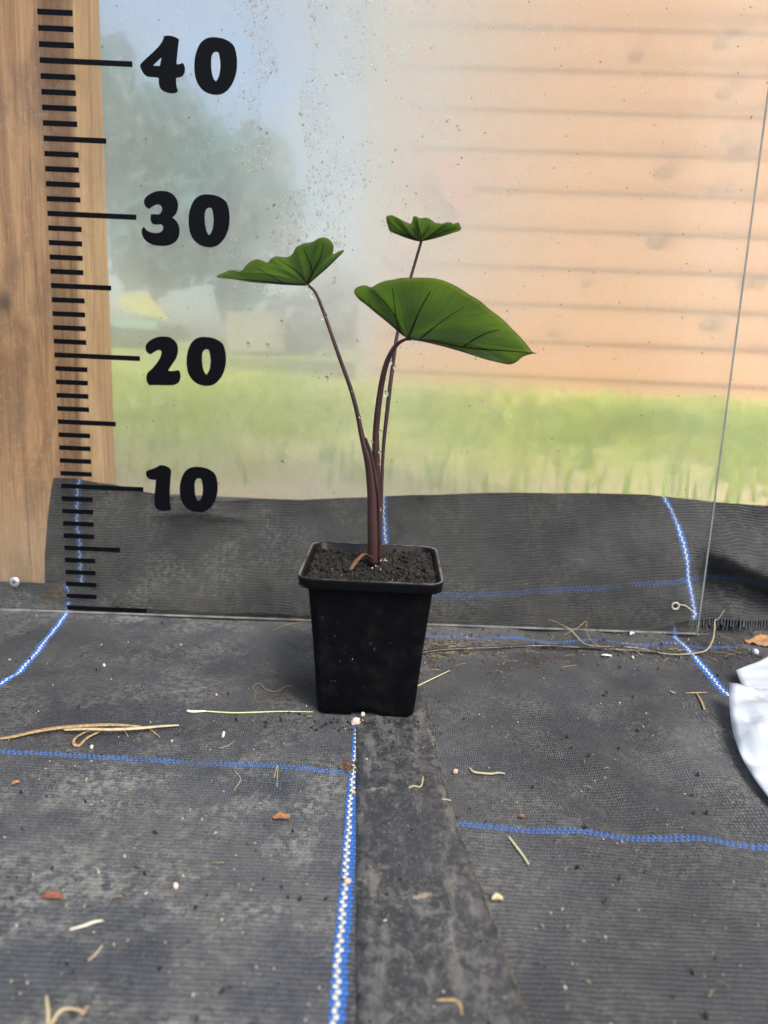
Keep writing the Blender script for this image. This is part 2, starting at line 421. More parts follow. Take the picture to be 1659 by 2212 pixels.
# frayed threads at the right end
P = []
m_thr = simple('frayed_thread', (.05, .055, .06), .4, .6)
for x in np.arange(50.6, 66, .105):
    j = int(np.searchsorted(xs, x)); b = Vector(V[min(j, nx-1)]); L = random.uniform(.5, 1.15)
    dx, dy = random.uniform(-.12, .12), random.uniform(-.3, .05)
    a = b+Vector((0, -.02, .15))
    P.append(tube([a, a+Vector((dx*.4, dy*.5, -L*.5)), a+Vector((dx, dy, -L))], .035, 4, .3))
fr_ = mk('frayed_edge', *merge(P), m_thr, flap); tag(fr_, 'loose frayed threads hanging at the lower right edge')

# ------------------------------------------------------------------ wooden post
kn = un(10, 655, 1, .6)
t = NT('post_wood'); p = t.obj(); q = t.mapping(p, (90, 90, 4)); g = t.noise(q, 1.0, 8, .7, 1.2); g3 = t.noise(t.mapping(p, (420, 420, 16)), 1.0, 5, .65)
b1 = t.noise(t.mapping(p, (22, 22, 9)), 1.0, 6, .65, .5); b2 = t.noise(p, 160, 6, .7); b3 = t.noise(p, 900, 3, .6); zz = t.xyz(p)
col = t.mix(t.ramp(g, .32, .68), (.31, .155, .065), (.60, .35, .165))
col = t.mix(t.math('MULTIPLY', t.ramp(b1, .42, .62), .75), col, (.22, .118, .062))
col = t.mix(t.math('MULTIPLY', t.ramp(t.math('ADD', zz[2], t.math('MULTIPLY', b1, .08)), .17, .06), .55), col, (.42, .30, .185))
col = t.mix(t.math('MULTIPLY', t.ramp(g3, .58, .72), .7), col, (.075, .038, .02))
col = t.mix(t.math('MULTIPLY', t.math('MULTIPLY', t.ramp(b2, .52, .66), t.ramp(b3, .4, .6)), .5), col, (.50, .42, .33))
d = t.n('ShaderNodeVectorMath', operation='DISTANCE'); t.t.links.new(t.mapping(p, (1, 0, .75)), d.inputs[0]); d.inputs[1].default_value = (kn[0]*S, 0, kn[2]*S*.75)
col = t.mix(t.math('MULTIPLY', t.ramp(t.math('ADD', d.outputs['Value'], t.math('MULTIPLY', g, .006)), .013, .004), .8), col, (.045, .026, .018))
lit_side = t.ramp(t.math('ADD', zz[0], t.math('MULTIPLY_ADD', b1, .008, t.math('MULTIPLY', zz[2], -.018))), .0125, .0185)  # lit right side of the post, painted into the wood as a paler colour
col = t.mix(t.math('MULTIPLY', lit_side, .85), col, t.mix(t.ramp(g, .3, .7), (.50, .30, .14), (.72, .50, .28)))
nb = t.bump(t.math('ADD', g, t.math('MULTIPLY', g3, .8)), .8, .0015); nb = t.bump(b2, .3, .0008, nb)
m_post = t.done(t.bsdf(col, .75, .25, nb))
V, Fc = [], []
zs = np.arange(-1, 62, .5)
for z in zs:
    wv = .25*nz(z*.08, 2)+.08*nz(z*.5, 4)
    fe = float(np.interp(z, [0, 12, 26, 44, 62], [1.25, 1.4, 1.75, 2.25, 2.4]))+.5*wv
    ring = [(-8.2, .62), (-6.5+.1*wv, .60)] + [(-6.5+(fe+6.5)*i/14, .60+.035*nz(i*.9, z*.25, 8)) for i in range(1, 15)] + \
           [(fe+.3, .85+.1*wv), (fe+.62, 1.5), (2.62+wv*.12, 2.8), (2.66, 4.3), (-8.2, 4.3)]
    V += [(x, y, z) for x, y in ring]
n = len(ring)
for j in range(len(zs)-1):
    for k in range(n): Fc.append((j*n+k, j*n+(k+1) % n, (j+1)*n+(k+1) % n, (j+1)*n+k))
Fc.append(tuple(range(n-1, -1, -1))); Fc.append(tuple(range((len(zs)-1)*n, len(zs)*n)))
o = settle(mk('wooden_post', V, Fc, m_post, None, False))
tag(o, 'rough brown wooden post standing at the left behind the measuring board', 'post')

# ------------------------------------------------------------------ plastic film wall
t = NT('greenhouse_film'); p = t.obj(); x = t.xyz(p)
n1 = t.noise(p, 9, 5, .6); n2 = t.noise(p, 120, 5, .7); n3 = t.noise(p, 700, 3, .6); nl = t.noise(t.mapping(p, (30, 1, 4)), 1.0, 4, .6)
xx = t.math('ADD', x[0], t.math('MULTIPLY_ADD', n1, .10, -.05))
fog = t.math('MULTIPLY', t.ramp(xx, .125, .20), t.ramp(xx, .42, .24))         # condensation band left of the shed corner
fog = t.math('MULTIPLY', fog, t.math('MULTIPLY_ADD', t.ramp(x[2], .14, .30), .75, .25))
speck = t.math('MULTIPLY', t.ramp(n2, .42, .68), t.ramp(n3, .4, .65))
haze = t.math('ADD', t.math('MULTIPLY_ADD', t.ramp(x[0], .40, .20), .13, .26), t.math('MULTIPLY', speck, t.math('MULTIPLY_ADD', t.ramp(x[0], .40, .20), .16, .20)))
haze = t.math('ADD', haze, t.math('MULTIPLY', t.math('SUBTRACT', n1, .5), .15))
haze = t.math('ADD', haze, t.math('MULTIPLY', fog, .38))
haze = t.math('ADD', haze, t.math('MULTIPLY', t.ramp(nl, .5, .8), .07)); haze = t.math('MULTIPLY', haze, t.math('MULTIPLY_ADD', t.ramp(x[2], .14, .30), .35, .65), clamp=True)
ref = t.n('ShaderNodeBsdfRefraction'); ref.distribution = 'GGX'; ref.inputs['IOR'].default_value = 1.04
t.put(ref.inputs['Roughness'], t.math('MULTIPLY_ADD', fog, .15, t.math('MULTIPLY_ADD', t.ramp(x[0], .55, .26), .50, t.math('MULTIPLY_ADD', n1, .1, .33))))
tr = t.n('ShaderNodeBsdfTransparent'); tr.inputs[0].default_value = (.96, .96, .95, 1)
tl = t.n('ShaderNodeBsdfTranslucent'); tl.inputs[0].default_value = (.88, .90, .92, 1)
df = t.n('ShaderNodeBsdfDiffuse'); df.inputs[0].default_value = (.8, .8, .8, 1)
clear = t.shmix(.35, ref.outputs[0], tr.outputs[0])
milky = t.shmix(.6, tl.outputs[0], df.outputs[0])
m_film = t.done(t.shmix(haze, clear, milky))
V, Fc = [], []
xs = np.linspace(-260, 320, 291); zs = np.linspace(3, 210, 70)
for z in zs:
    for x_ in xs: V.append((x_, 4.75+.18*nz(x_*.05, z*.03, 6)+.06*nz(x_*.3, z*.1, 2), z))
nx = len(xs); Fc = [(j*nx+i, j*nx+i+1, (j+1)*nx+i+1, (j+1)*nx+i) for j in range(len(zs)-1) for i in range(nx-1)]
o = settle(mk('film_wall', V, Fc, m_film, None, True))
tag(o, 'milky clear greenhouse plastic sheet wall with the garden showing through', 'plastic wall')

# condensation drops and dirt on the film
m_drop = NT('water'); g = m_drop.bsdf((1, 1, 1), .02, .5, IOR=1.33, Transmission_Weight=1.0); m_drop = m_drop.done(g)
P = []
def film_y(x_, z): return 4.75+.18*nz(x_*.05, z*.03, 6)+.06*nz(x_*.3, z*.1, 2)-.03
def dome(x_, z, r, stretch=1.0):
    y = film_y(x_, z); V, Fc = [], []
    for i, (rr, dd) in enumerate(((1, 0), (.9, .32), (.55, .62))):
        for k in range(7):
            a = 2*math.pi*k/7+r*90; V.append((x_+math.cos(a)*rr*r, y-dd*r*.9, z+math.sin(a)*rr*r*stretch))
    V.append((x_, y-.72*r, z-.1*r))
    for i in range(2):
        for k in range(7): Fc.append((i*7+k, i*7+(k+1) % 7, (i+1)*7+(k+1) % 7, (i+1)*7+k))
    for k in range(7): Fc.append((14+k, 14+(k+1) % 7, 21))
    Fc.append(tuple(range(6, -1, -1)))
    return V, Fc
def fpx(u_, v_): q = un(u_, v_, 1, 4.7); return q[0], q[2]
cnt = 0
while cnt < 4600:
    r0 = random.random()
    if r0 < .48: u_, v_ = random.gauss(585, 55), random.uniform(-40, 640)
    elif r0 < .85: u_, v_ = random.gauss(690, 90), random.uniform(-60, 560)
    else: u_, v_ = random.uniform(720, 1640), abs(random.gauss(0, 420))
    if u_ < 440 or (v_ > 620 and random.random() < .6): continue
    if nz(u_*.012, v_*.006, 4) < -.05 and r0 < .85: continue
    if r0 >= .85 and nz(u_*.006, v_*.008, 14) < .12: continue
    x_, z = fpx(u_, v_); r = random.choice([.018, .022, .025, .03, .03, .035, .045, .07]) * (1.0 if r0 < .85 else .7)
    P.append(dome(x_, z, r, random.uniform(1, 1.8))); cnt += 1
for cu, cv in ((1330, 210), (1165, 190), (925, 212), (1150, 300), (1305, 490), (1345, 205), (995, 960), (575, 800), (700, 545), (1000, 960), (350, 555)):
    for _ in range(8):
        x_, z = fpx(766+cu*.537+random.gauss(0, 7), cv*.537+random.gauss(0, 9)); P.append(dome(x_, z, random.uniform(.025, .05)))
for u_, v_ in ((608, 697), (578, 748), (610, 1000), (706, 818), (722, 605), (640, 560), (536, 745)):
    x_, z = fpx(u_, v_); P.append(dome(x_, z, .16, 1.6))
o = settle(mk('condensation_drops', *merge(P), m_drop, None, True))
tag(o, 'fine water drops clinging to the plastic sheet wall', 'water drops', kind='stuff')
P = []
for _ in range(900):
    u_, v_ = random.uniform(215, 1659), random.uniform(0, 1070)
    x_, z = fpx(u_, v_); r = random.choice([.014, .018, .02, .028, .045]); a = random.uniform(0, 6.28); L = random.uniform(1, 3)
    y = film_y(x_, z)-.01; c, s = math.cos(a), math.sin(a)
    V = [(x_+c*r*L, y, z+s*r*L), (x_-s*r, y-.02, z+c*r), (x_-c*r*L, y, z-s*r*L), (x_+s*r, y-.02, z-c*r), (x_, y-.05, z)]
    P.append((V, [(0, 1, 4), (1, 2, 4), (2, 3, 4), (3, 0, 4), (3, 2, 1, 0)]))
o = settle(mk('dirt_specks', *merge(P), simple('dirt', (.16, .13, .09), .9, .1), None))
tag(o, 'small dark dirt specks stuck to the plastic sheet wall', 'dirt', kind='stuff')

# ------------------------------------------------------------------ outside: lawn, grass, shed, trees
OZ = 9.0
t = NT('lawn'); p = t.obj(); x = t.xyz(p); n1 = t.noise(p, 3.2, 6, .7); n2 = t.noise(p, 12, 5, .65)
col = t.mix(t.ramp(n2, .3, .7), (.26, .34, .03), (.42, .46, .07))
near = t.ramp(t.math('ADD', x[1], t.math('MULTIPLY', n1, .9)), 1.0, .35)
col = t.mix(near, col, (.60, .47, .25)); col = t.mix(t.math('MULTIPLY', t.ramp(n1, .46, .62), .7), col, (.66, .58, .24))
m_lawn = t.done(t.bsdf(col, .9, .1, t.bump(n2, .5, .02)))
V, Fc = [], []
xs = np.concatenate([np.linspace(-6000, -300, 12), np.linspace(-250, 400, 50), np.linspace(500, 6000, 12)]); ys = np.concatenate([np.linspace(4.9, 300, 40), np.linspace(350, 9000, 20)])
for y in ys:
    for x_ in xs: V.append((x_, y, OZ+1.2*nz(x_*.02, y*.02)*ss(5, 60, y)-.3))
nx = len(xs); Fc = [(j*nx+i, j*nx+i+1, (j+1)*nx+i+1, (j+1)*nx+i) for j in range(len(ys)-1) for i in range(nx-1)]
o = mk('lawn', V, Fc, m_lawn, None, True); tag(o, kind='structure')
o = mk('outer_ground', *box(-6000, 6000, 4.95, 9000, -20, OZ-2.5), simple('earth', (.10, .07, .04)), None); tag(o, kind='structure')
t = NT('grass_blade'); oi = t.noise(t.obj(), 9, 2); col = t.mix(t.ramp(oi, .35, .65), (.30, .46, .035), (.56, .60, .09))
a_ = t.bsdf(col, .6, .3); tl = t.n('ShaderNodeBsdfTranslucent'); t.put(tl.inputs[0], col); m_grass = t.done(t.shmix(.45, a_, tl.outputs[0]))
V, Fc = [], []
for _ in range(9000):
    y = 9+abs(random.gauss(0, 1))*90; x_ = 25+random.uniform(-1, 1)*(30+.6*(y+56))
    right = ss(40, 75, x_)
    if y < 45 and random.random() < .75-.55*right: continue
    if nz(x_*.06, y*.06, 5) < -.12 and random.random() < .8: continue
    h = random.uniform(1.2, 3.2)*(1+1.0*right*(y < 90)); a = random.uniform(0, 6.28); b = random.uniform(.1, .7)*h
    w_ = random.uniform(.15, .35) if y < 80 else random.uniform(.3, .7)*(1+y/200); dx, dy = math.cos(a)*w_, math.sin(a)*w_; bx, by = math.cos(a+1.5)*b, math.sin(a+1.5)*b
    n = len(V); V += [(x_-dx, y-dy, OZ-.8), (x_+dx, y+dy, OZ-.8), (x_+dx*.6+bx*.4, y+dy*.6+by*.4, OZ+h*.6), (x_-dx*.6+bx*.4, y-dy*.6+by*.4, OZ+h*.6), (x_+bx, y+by, OZ+h)]
    Fc += [(n, n+1, n+2, n+3), (n+3, n+2, n+4)]
o = settle(mk('grass', V, Fc, m_grass, None)); tag(o, 'bright green grass growing outside the plastic sheet', 'grass', kind='stuff')

# wooden shed, boards 14 cm
SY0, SSL, ZB, BS = 252.1, -.0409, 14.43, 14.0
ang = math.atan(SSL)
m_clad = wood_mat('cladding_wood', (.46, .245, .115), (.52, .285, .145), (.50, .25, .175), 'X', .6, [])
shed = empty('garden_shed', (100, 250, OZ), 'pale orange timber clad shed outside beyond the plastic sheet', 'shed')
def shp(x_, off=0.0): return SY0+SSL*x_+off
xL, xR = 14.0, 420.0
P = []
for k in range(-1, 17):
    z0, z1 = ZB+BS*k, ZB+BS*(k+1)
    pr = [(z0-.6, -2.6), (z0+.2, -2.8), (z1-1.1, -1.5), (z1-1.0, .2), (z1-.6, .2), (z1-.6, .6), (z0-.6, .6)]
    Vb = [(xL, shp(xL, d), z) for z, d in pr]+[(xR, shp(xR, d), z) for z, d in pr]
    n = len(pr); Fb = [(i, (i+1) % n, n+(i+1) % n, n+i) for i in range(n)]+[tuple(range(n-1, -1, -1)), tuple(range(n, 2*n))]
    P.append((Vb, Fb))
mk('cladding', *merge(P), m_clad, shed)
Vb, Fb = box(xL, xR, 0, 260, 0, 240); Vb = [(x_, shp(x_, 1.5)+y, z+OZ) for x_, y, z in Vb]
mk('wall', Vb, Fb, simple('shed_inner', (.35, .24, .15)), shed)
Vb, Fb = box(xL-2.6, xL+5, -3.5, 3, 0, 240); Vb = [(x_, shp(x_, y), z+OZ) for x_, y, z in Vb]
mk('corner_trim', Vb, Fb, simple('trim_wood', (.40, .36, .33), var=.15), shed)
Vb, Fb = box(xL-14, xR+14, -14, 280, 240, 250); Vb = [(x_, shp(x_, y), z+OZ) for x_, y, z in Vb]
mk('roof', Vb, Fb, simple('roof_felt', (.08, .08, .08)), shed)
# knots, each a dark oval in the boards
P = []
def on_shed(u_, v_, off=-3.0):
    d = M3 @ np.array([(u_-829.5)/F, -(v_-1106)/F, -1.0]); y0 = SY0+off; t_ = (y0+SSL*CAM[0]-CAM[1])/(d[1]-SSL*d[0]); return CAM+t_*d
m_knot = simple('knot_wood', (.30, .19, .13), .8, .1)
for k, (u_, v_, r) in enumerate(((1565, 200, 2.2), (1570, 300, 1.8), (1590, 330, 2.6), (1435, 372, 2.6), (1540, 410, 1.8), (1420, 520, 2.6), (1615, 610, 2.4), (1530, 700, 2.6), (1200, 720, 2), (1375, 120, 2.2), (1560, 90, 2), (1270, 610, 1.6))):
    q = on_shed(u_, v_, -2.6); V2, F2 = ico((0, 0, 0), r, 2); V2 = [(q[0]+p_.x*1.4, q[1]+p_.y*.25, q[2]+p_.z) for p_ in V2]
    mk('knot', V2, F2, m_knot, shed, True)
# red orange cloth hanging by the shed corner
cs = [on_shed(*p_, -8) for p_ in ((945, 332), (985, 340), (1005, 372), (1020, 410), (1000, 470), (940, 400))]
Vc = [tuple(c) for c in cs]; cen = np.mean(np.array(Vc), axis=0); Vc2 = Vc+[(a, b+1.2, c) for a, b, c in Vc]
n = len(Vc); Fc = [tuple(range(n)), tuple(range(2*n-1, n-1, -1))]+[(i, n+i, n+(i+1) % n, (i+1) % n) for i in range(n)]
o = settle(mk('orange_cloth', Vc2, Fc, simple('orange_fabric', (.75, .22, .12)), None)); tag(o, 'blurred salmon orange cloth hanging in front of the shed boards', 'cloth')

def tree(name, cx, cy, rx, rz, zc, label, cat, col, n=2600, trunk=True, leaf=14):
    e = empty(name, (cx, cy, OZ), label, cat, 'trees and shrubs beyond the lawn')
    if trunk:
        mk('trunk', *tube([(cx, cy, OZ-5), (cx+8, cy, OZ+(zc-OZ)*.4), (cx-6, cy+5, zc)], [rx*.09, rx*.06, rx*.03], 8), simple('bark', (.10, .075, .05)), e, True)
    V, Fc = [], []
    blobs = [(random.gauss(0, .42), random.gauss(0, .42), random.gauss(0, .42), random.uniform(.25, .42)) for _ in range(26)]
    for _ in range(n):
        b = random.choice(blobs); d = Vector((random.gauss(0, 1), random.gauss(0, 1), random.gauss(0, 1))).normalized()*b[3]*random.uniform(.6, 1.08)
        p_ = Vector((cx+(b[0]+d.x)*rx, cy+(b[1]+d.y)*rx, max(OZ+3, zc+(b[2]+d.z)*rz)))
        a = Vector((random.gauss(0, 1), random.gauss(0, 1), random.gauss(0, 1))).normalized(); c_ = a.orthogonal().normalized(); e2 = a.cross(c_)
        s = leaf*random.uniform(.5, 1.2); k = len(V)
        V += [p_-c_*s, p_+e2*s*.5, p_+c_*s, p_-e2*s*.5]; Fc.append((k, k+1, k+2, k+3))
    t = NT(name+'_leaf'); c2 = tuple(min(1, c*1.7) for c in col); col_ = t.mix(t.ramp(t.noise(t.obj(), 3, 3), .35, .65), col, c2)
    tl = t.n('ShaderNodeBsdfTranslucent'); t.put(tl.inputs[0], col_); m = t.done(t.shmix(.3, t.bsdf(col_, .6, .3), tl.outputs[0]))
    mk('crown', V, Fc, m, e)
def far(u_, v_, y): return un(u_, v_, 1, y)
def place_tree(name, u0, u1, vt, vb, y, label, cat, col, **k):
    a, b = far(u0, vt, y), far(u1, vb, y); zt, zb = a[2], max(b[2], OZ); rx = (b[0]-a[0])/2*1.0
    tree(name, (a[0]+b[0])/2, y, rx*.85, (zt-zb)/2*.95, (zt+zb)/2, label, cat, col, **k)
place_tree('broadleaf_tree', 150, 480, 105, 780, 1500, 'tall blue green tree beyond the lawn, nearest the wooden post', 'tree', (.05, .19, .17), n=9000, leaf=20)
place_tree('round_tree', 390, 650, 190, 840, 1250, 'rounded tree beyond the lawn, right of the tallest tree', 'tree', (.05, .19, .19), n=6500, leaf=18)
place_tree('low_shrub', 580, 830, 560, 800, 1100, 'low grey green shrub by the shed corner', 'shrub', (.09, .12, .07), trunk=False, n=900)
place_tree('low_shrub', 190, 420, 690, 800, 1000, 'low dark shrub below the tallest tree', 'shrub', (.05, .09, .05), trunk=False, n=900)
place_tree('low_shrub', 400, 640, 730, 815, 950, 'low shrub at the lawn edge below the rounded tree', 'shrub', (.06, .10, .06), trunk=False, n=900)
place_tree('low_shrub', -900, 150, 500, 800, 1400, 'long shrub hidden behind the wooden post', 'shrub', (.05, .09, .05), trunk=False, n=1800)
m_y = simple('yellow_sheet', (.80, .68, .16)); m_b = simple('beige_paint', (.40, .37, .30)); m_p = simple('pale_cloth', (.7, .66, .6))
def slab(name, pts, y, th, mat, label, cat):
    q = [far(u_, v_, y) for u_, v_ in pts]; n = len(q); V = [(a, y, c) for a, b, c in q]+[(a, y+th, c) for a, b, c in q]
    o = settle(mk(name, V, [tuple(range(n)), tuple(range(2*n-1, n-1, -1))]+[(i, n+i, n+(i+1) % n, (i+1) % n) for i in range(n)], mat, None)); tag(o, label, cat); return o
slab('yellow_sheet', [(262, 640), (300, 632), (325, 655), (350, 690), (300, 678), (258, 660)], 780, 25, m_y, 'blurred yellow sheet hanging before the dark shrubs', 'sheet')
slab('garden_box', [(488, 672), (600, 672), (600, 760), (488, 760)], 820, 60, m_b, 'blurred beige box standing at the far edge of the lawn', 'box')
slab('teal_sheet', [(235, 690), (340, 692), (335, 712), (240, 705)], 770, 12, simple('teal', (.25, .55, .5)), 'blurred pale teal sheet under the yellow one', 'sheet')

# ------------------------------------------------------------------ measuring board
board = empty('measuring_board', (22, .15, 0), 'clear acrylic measuring board with black centimetre marks and the numbers 10 to 40', 'measuring board')
t = NT('acrylic'); p = t.obj(); n1 = t.noise(p, 15, 5, .65); n2 = t.noise(p, 420, 4, .7); n3 = t.noise(t.mapping(p, (90, 1, 14), rot=(0, .5, 0)), 1.0, 5, .7); n4 = t.noise(p, 1400, 2, .5)
xz = t.xyz(p); low = t.ramp(xz[2], .16, .0)
d = t.math('MULTIPLY', t.ramp(n1, .3, .8), .05); d = t.math('ADD', d, t.math('MULTIPLY', t.ramp(n2, .5, .75), .07))
d = t.math('ADD', d, t.math('MULTIPLY', t.ramp(n3, .62, .8), .07)); d = t.math('ADD', d, t.math('MULTIPLY', t.ramp(n4, .63, .70), .32))
d = t.math('MULTIPLY', d, t.math('MULTIPLY_ADD', low, .5, .5)); d = t.math('ADD', d, .008)
tr = t.n('ShaderNodeBsdfTransparent'); tr.inputs[0].default_value = (.965, .972, .97, 1)
gl = t.n('ShaderNodeBsdfGlossy'); gl.inputs['Roughness'].default_value = .05; gl.inputs[0].default_value = (.9, .9, .9, 1)
fz = t.n('ShaderNodeFresnel'); fz.inputs[0].default_value = 1.30
dd = t.n('ShaderNodeBsdfDiffuse'); dd.inputs[0].default_value = (.5, .47, .42, 1)
m_acr = t.done(t.shmix(d, t.shmix(t.math('MULTIPLY', fz.outputs[0], .6), tr.outputs[0], gl.outputs[0]), dd.outputs[0]))
t = NT('acrylic_edge'); n1 = t.noise(t.obj(), 90, 3)
m_edge = t.done(t.bsdf(t.mix(n1, (.06, .07, .065), (.28, .29, .27)), .35, .6))
m_bev = simple('bevel', (.27, .265, .25), .4, .5, var=.6, scale=60)
XA, XB2, ZT = -34.0, 50.75, 58.0
zb = lambda x_: -.5+(x_+5.5)*.0102
ztop_x = float(un(1650, 240, 1, 0)[0])
front = [(XA, 0, zb(XA)), (XB2+.3, 0, zb(50.9)), (ztop_x, 0, ZT), (XA, 0, ZT)]
back = [(a, .3, c) for a, b, c in front]
mk('panel', front+back, [(0, 1, 2, 3), (7, 6, 5, 4)], m_acr, board)
e_ = .002
mk('panel_edge', front+back, [(0, 4, 5, 1), (1, 5, 6, 2), (2, 6, 7, 3), (3, 7, 4, 0)], m_edge, board)
mk('edge_bevel', [(XA, -.012, zb(XA)), (50.9, -.012, zb(50.9)), (50.9, -.012, zb(50.9)+.16), (XA, -.012, zb(XA)+.16), (XA, .02, zb(XA)-.02), (50.9, .02, zb(50.9)-.02)], [(0, 1, 2, 3), (4, 5, 1, 0)], m_bev, board)
a_, b_ = XB2+.3, ztop_x
mk('edge_bevel', [(a_-.10, -.014, zb(a_)), (a_+.01, -.014, zb(a_)), (b_+.01, -.014, ZT), (b_-.10, -.014, ZT)], [(0, 1, 2, 3)], m_edge, board)
t = NT('black_marking'); p = t.obj(); n2 = t.noise(p, 800, 3, .6); n1 = t.noise(p, 60, 4, .6)
dm = t.math('MULTIPLY', t.ramp(n2, .6, .75), t.math('MULTIPLY', t.ramp(n1, .45, .7), .6))
m_mark = t.done(t.bsdf(t.mix(dm, (.0015, .0018, .0032), (.05, .048, .045)), .5, .08))
def plate(name, loops, mat, parent, th=.025):
    "flat shape in the board's plane from closed (x, z) loops, outer first, a little proud of the front face"
    bm = bmesh.new(); edges = []
    for lp in loops:
        vs = [bm.verts.new((x_, -.006, z)) for x_, z in lp]
        for i in range(len(vs)): edges.append(bm.edges.new((vs[i], vs[(i+1) % len(vs)])))
    bmesh.ops.triangle_fill(bm, use_beauty=True, use_dissolve=False, edges=edges)
    r = bmesh.ops.extrude_face_region(bm, geom=bm.faces[:])
    for v in [g_ for g_ in r['geom'] if isinstance(g_, bmesh.types.BMVert)]: v.co.y -= th
    bmesh.ops.recalc_face_normals(bm, faces=bm.faces[:])
    V = [tuple(v.co) for v in bm.verts]; bm.verts.index_update(); Fb = [tuple(v.index for v in f.verts) for f in bm.faces]; bm.free()
    return mk(name, V, Fb, mat, parent)
for k in range(0, 46):
    L = 6.42 if k % 10 == 0 else 4.43 if k % 5 == 0 else 2.42
    h = .18
    plate('tick_mark', [[(0, k-h), (L, k-h), (L, k+h), (0, k+h)]], m_mark, board)
def dg(reg, pts, n=6):
    o = []
    for x_, y_ in outline(pts, n):
        q = un((reg[0]+x_/8.295)*.54861, (reg[1]+y_/8.295)*.54861, 1, 0); o.append((q[0], q[2]))
    return o
c = 'c'
four = dg((540, 130), [(940,95),(1060,90),(1200,120),(1310,170),(1375,225),(1362,265,c),(1345,420),(1320,650),(1300,850),(1290,1025,c),(1380,1020),(1490,978,c),(1540,1060),(1565,1180),(1545,1310),(1480,1410),(1390,1450),(1280,1468,c),(1275,1600),(1290,1750),(1330,1895),(1270,1950),(1150,1975),(980,1950),(850,1895),(750,1790),(712,1650),(710,1475,c),(600,1450),(450,1440),(340,1425),(230,1350),(160,1240),(105,1110),(108,1040),(140,990),(300,835),(500,650),(700,450),(810,300),(862,190),(870,130)])
four_in = dg((540, 130), [(800,800,c),(745,1080,c),(560,1072),(535,1048,c)], 3)
three = dg((540, 740), [(225,465),(245,370),(320,270),(460,180),(650,110),(830,98),(1000,120),(1140,190),(1260,310),(1325,460),(1338,620),(1300,780),(1235,890),(1157,968,c),(1270,1070),(1350,1200),(1387,1370),(1370,1560),(1290,1720),(1150,1830),(980,1885),(780,1895),(560,1870),(380,1800),(250,1690),(170,1550),(152,1410),(170,1330),(205,1278,c),(238,1280,c),(290,1360),(400,1430),(560,1470),(700,1465),(790,1430),(850,1350),(845,1260),(800,1205),(760,1190,c),(640,1200),(530,1185),(465,1120),(438,1000),(450,862,c),(580,858),(710,868,c),(780,810),(815,710),(800,620),(750,560),(660,543),(560,575),(460,640),(400,688,c),(310,640),(250,560)])
two = dg((550, 1300), [(195,570),(215,470),(300,370),(440,280),(620,215),(820,208),(980,230),(1110,310),(1210,430),(1250,580),(1245,740),(1190,920),(1080,1090),(930,1325,c),(1060,1335),(1170,1320),(1275,1303,c),(1325,1400),(1335,1530),(1300,1670),(1220,1750),(1090,1795),(800,1800),(560,1795),(315,1798,c),(245,1700),(222,1570),(235,1450),(290,1360),(400,1265),(500,1150),(600,1020),(680,880),(715,740),(700,680),(640,648),(540,680),(430,745),(350,793,c),(260,740),(205,660)])
one = dg((550, 1800), [(655,262,c),(800,270),(920,315),(1005,380),(1033,480),(1020,620),(1005,800),(990,1000),(985,1250),(995,1500),(1025,1695,c),(960,1740),(850,1757),(720,1745),(600,1710),(510,1620),(485,1480),(487,1250),(510,1000),(535,742,c),(450,740),(350,725),(270,680),(215,590),(208,500),(230,445,c),(400,385),(540,330)])
zo = [(850,212),(1050,240),(1250,320),(1420,460),(1500,680),(1530,950),(1515,1200),(1460,1430),(1350,1660),(1200,1830),(1040,1920),(880,1943),(700,1920),(520,1845),(360,1700),(250,1500),(200,1270),(190,1050),(210,820),(270,600),(370,400),(520,270),(680,215)]
zi = [(870,650),(940,670),(975,780),(1000,950),(1005,1100),(980,1300),(930,1450),(865,1540,c),(800,1460),(745,1300),(720,1100),(718,900),(740,760),(800,670)]
zo, zi = dg((720, 740), zo), dg((720, 740), zi)
plate('digit', [four, four_in], m_mark, board); plate('digit', [three], m_mark, board); plate('digit', [two], m_mark, board); plate('digit', [one], m_mark, board)
def ctr(reg, x_, y_): q = un((reg[0]+x_/8.295)*.54861, (reg[1]+y_/8.295)*.54861, 1, 0); return q[0], q[2]
c0 = ctr((720, 740), 861, 1078)
for reg, x_, y_ in (((740, 130), 910, 1085), ((720, 740), 861, 1078), ((700, 1300), 934, 1022), ((680, 1800), 853, 1059)):
    q = ctr(reg, x_, y_); dx, dz = q[0]-c0[0], q[1]-c0[1]
    plate('digit', [[(a+dx, b+dz) for a, b in zo], [(a+dx, b+dz) for a, b in zi]], m_mark, board)

P = []
for _ in range(26):
    q = un(118+random.gauss(0, 9), 1283+random.gauss(0, 9), 1, .36); P.append(([(a.x, .37+(a.y-.37)*.12, a.z) for a in ico((q[0], .37, q[2]), random.uniform(.08, .26), 2, .25, (1.2, 1, .8))[0]], ico((0, 0, 0), 1, 2)[1]))
o = settle(mk('mud_patch', *merge(P), simple('dry_mud', (.13, .085, .05), .9, .1, var=.5, scale=500), None)); tag(o, 'brown dried mud patch on the turned up cloth right of the screw', 'mud')
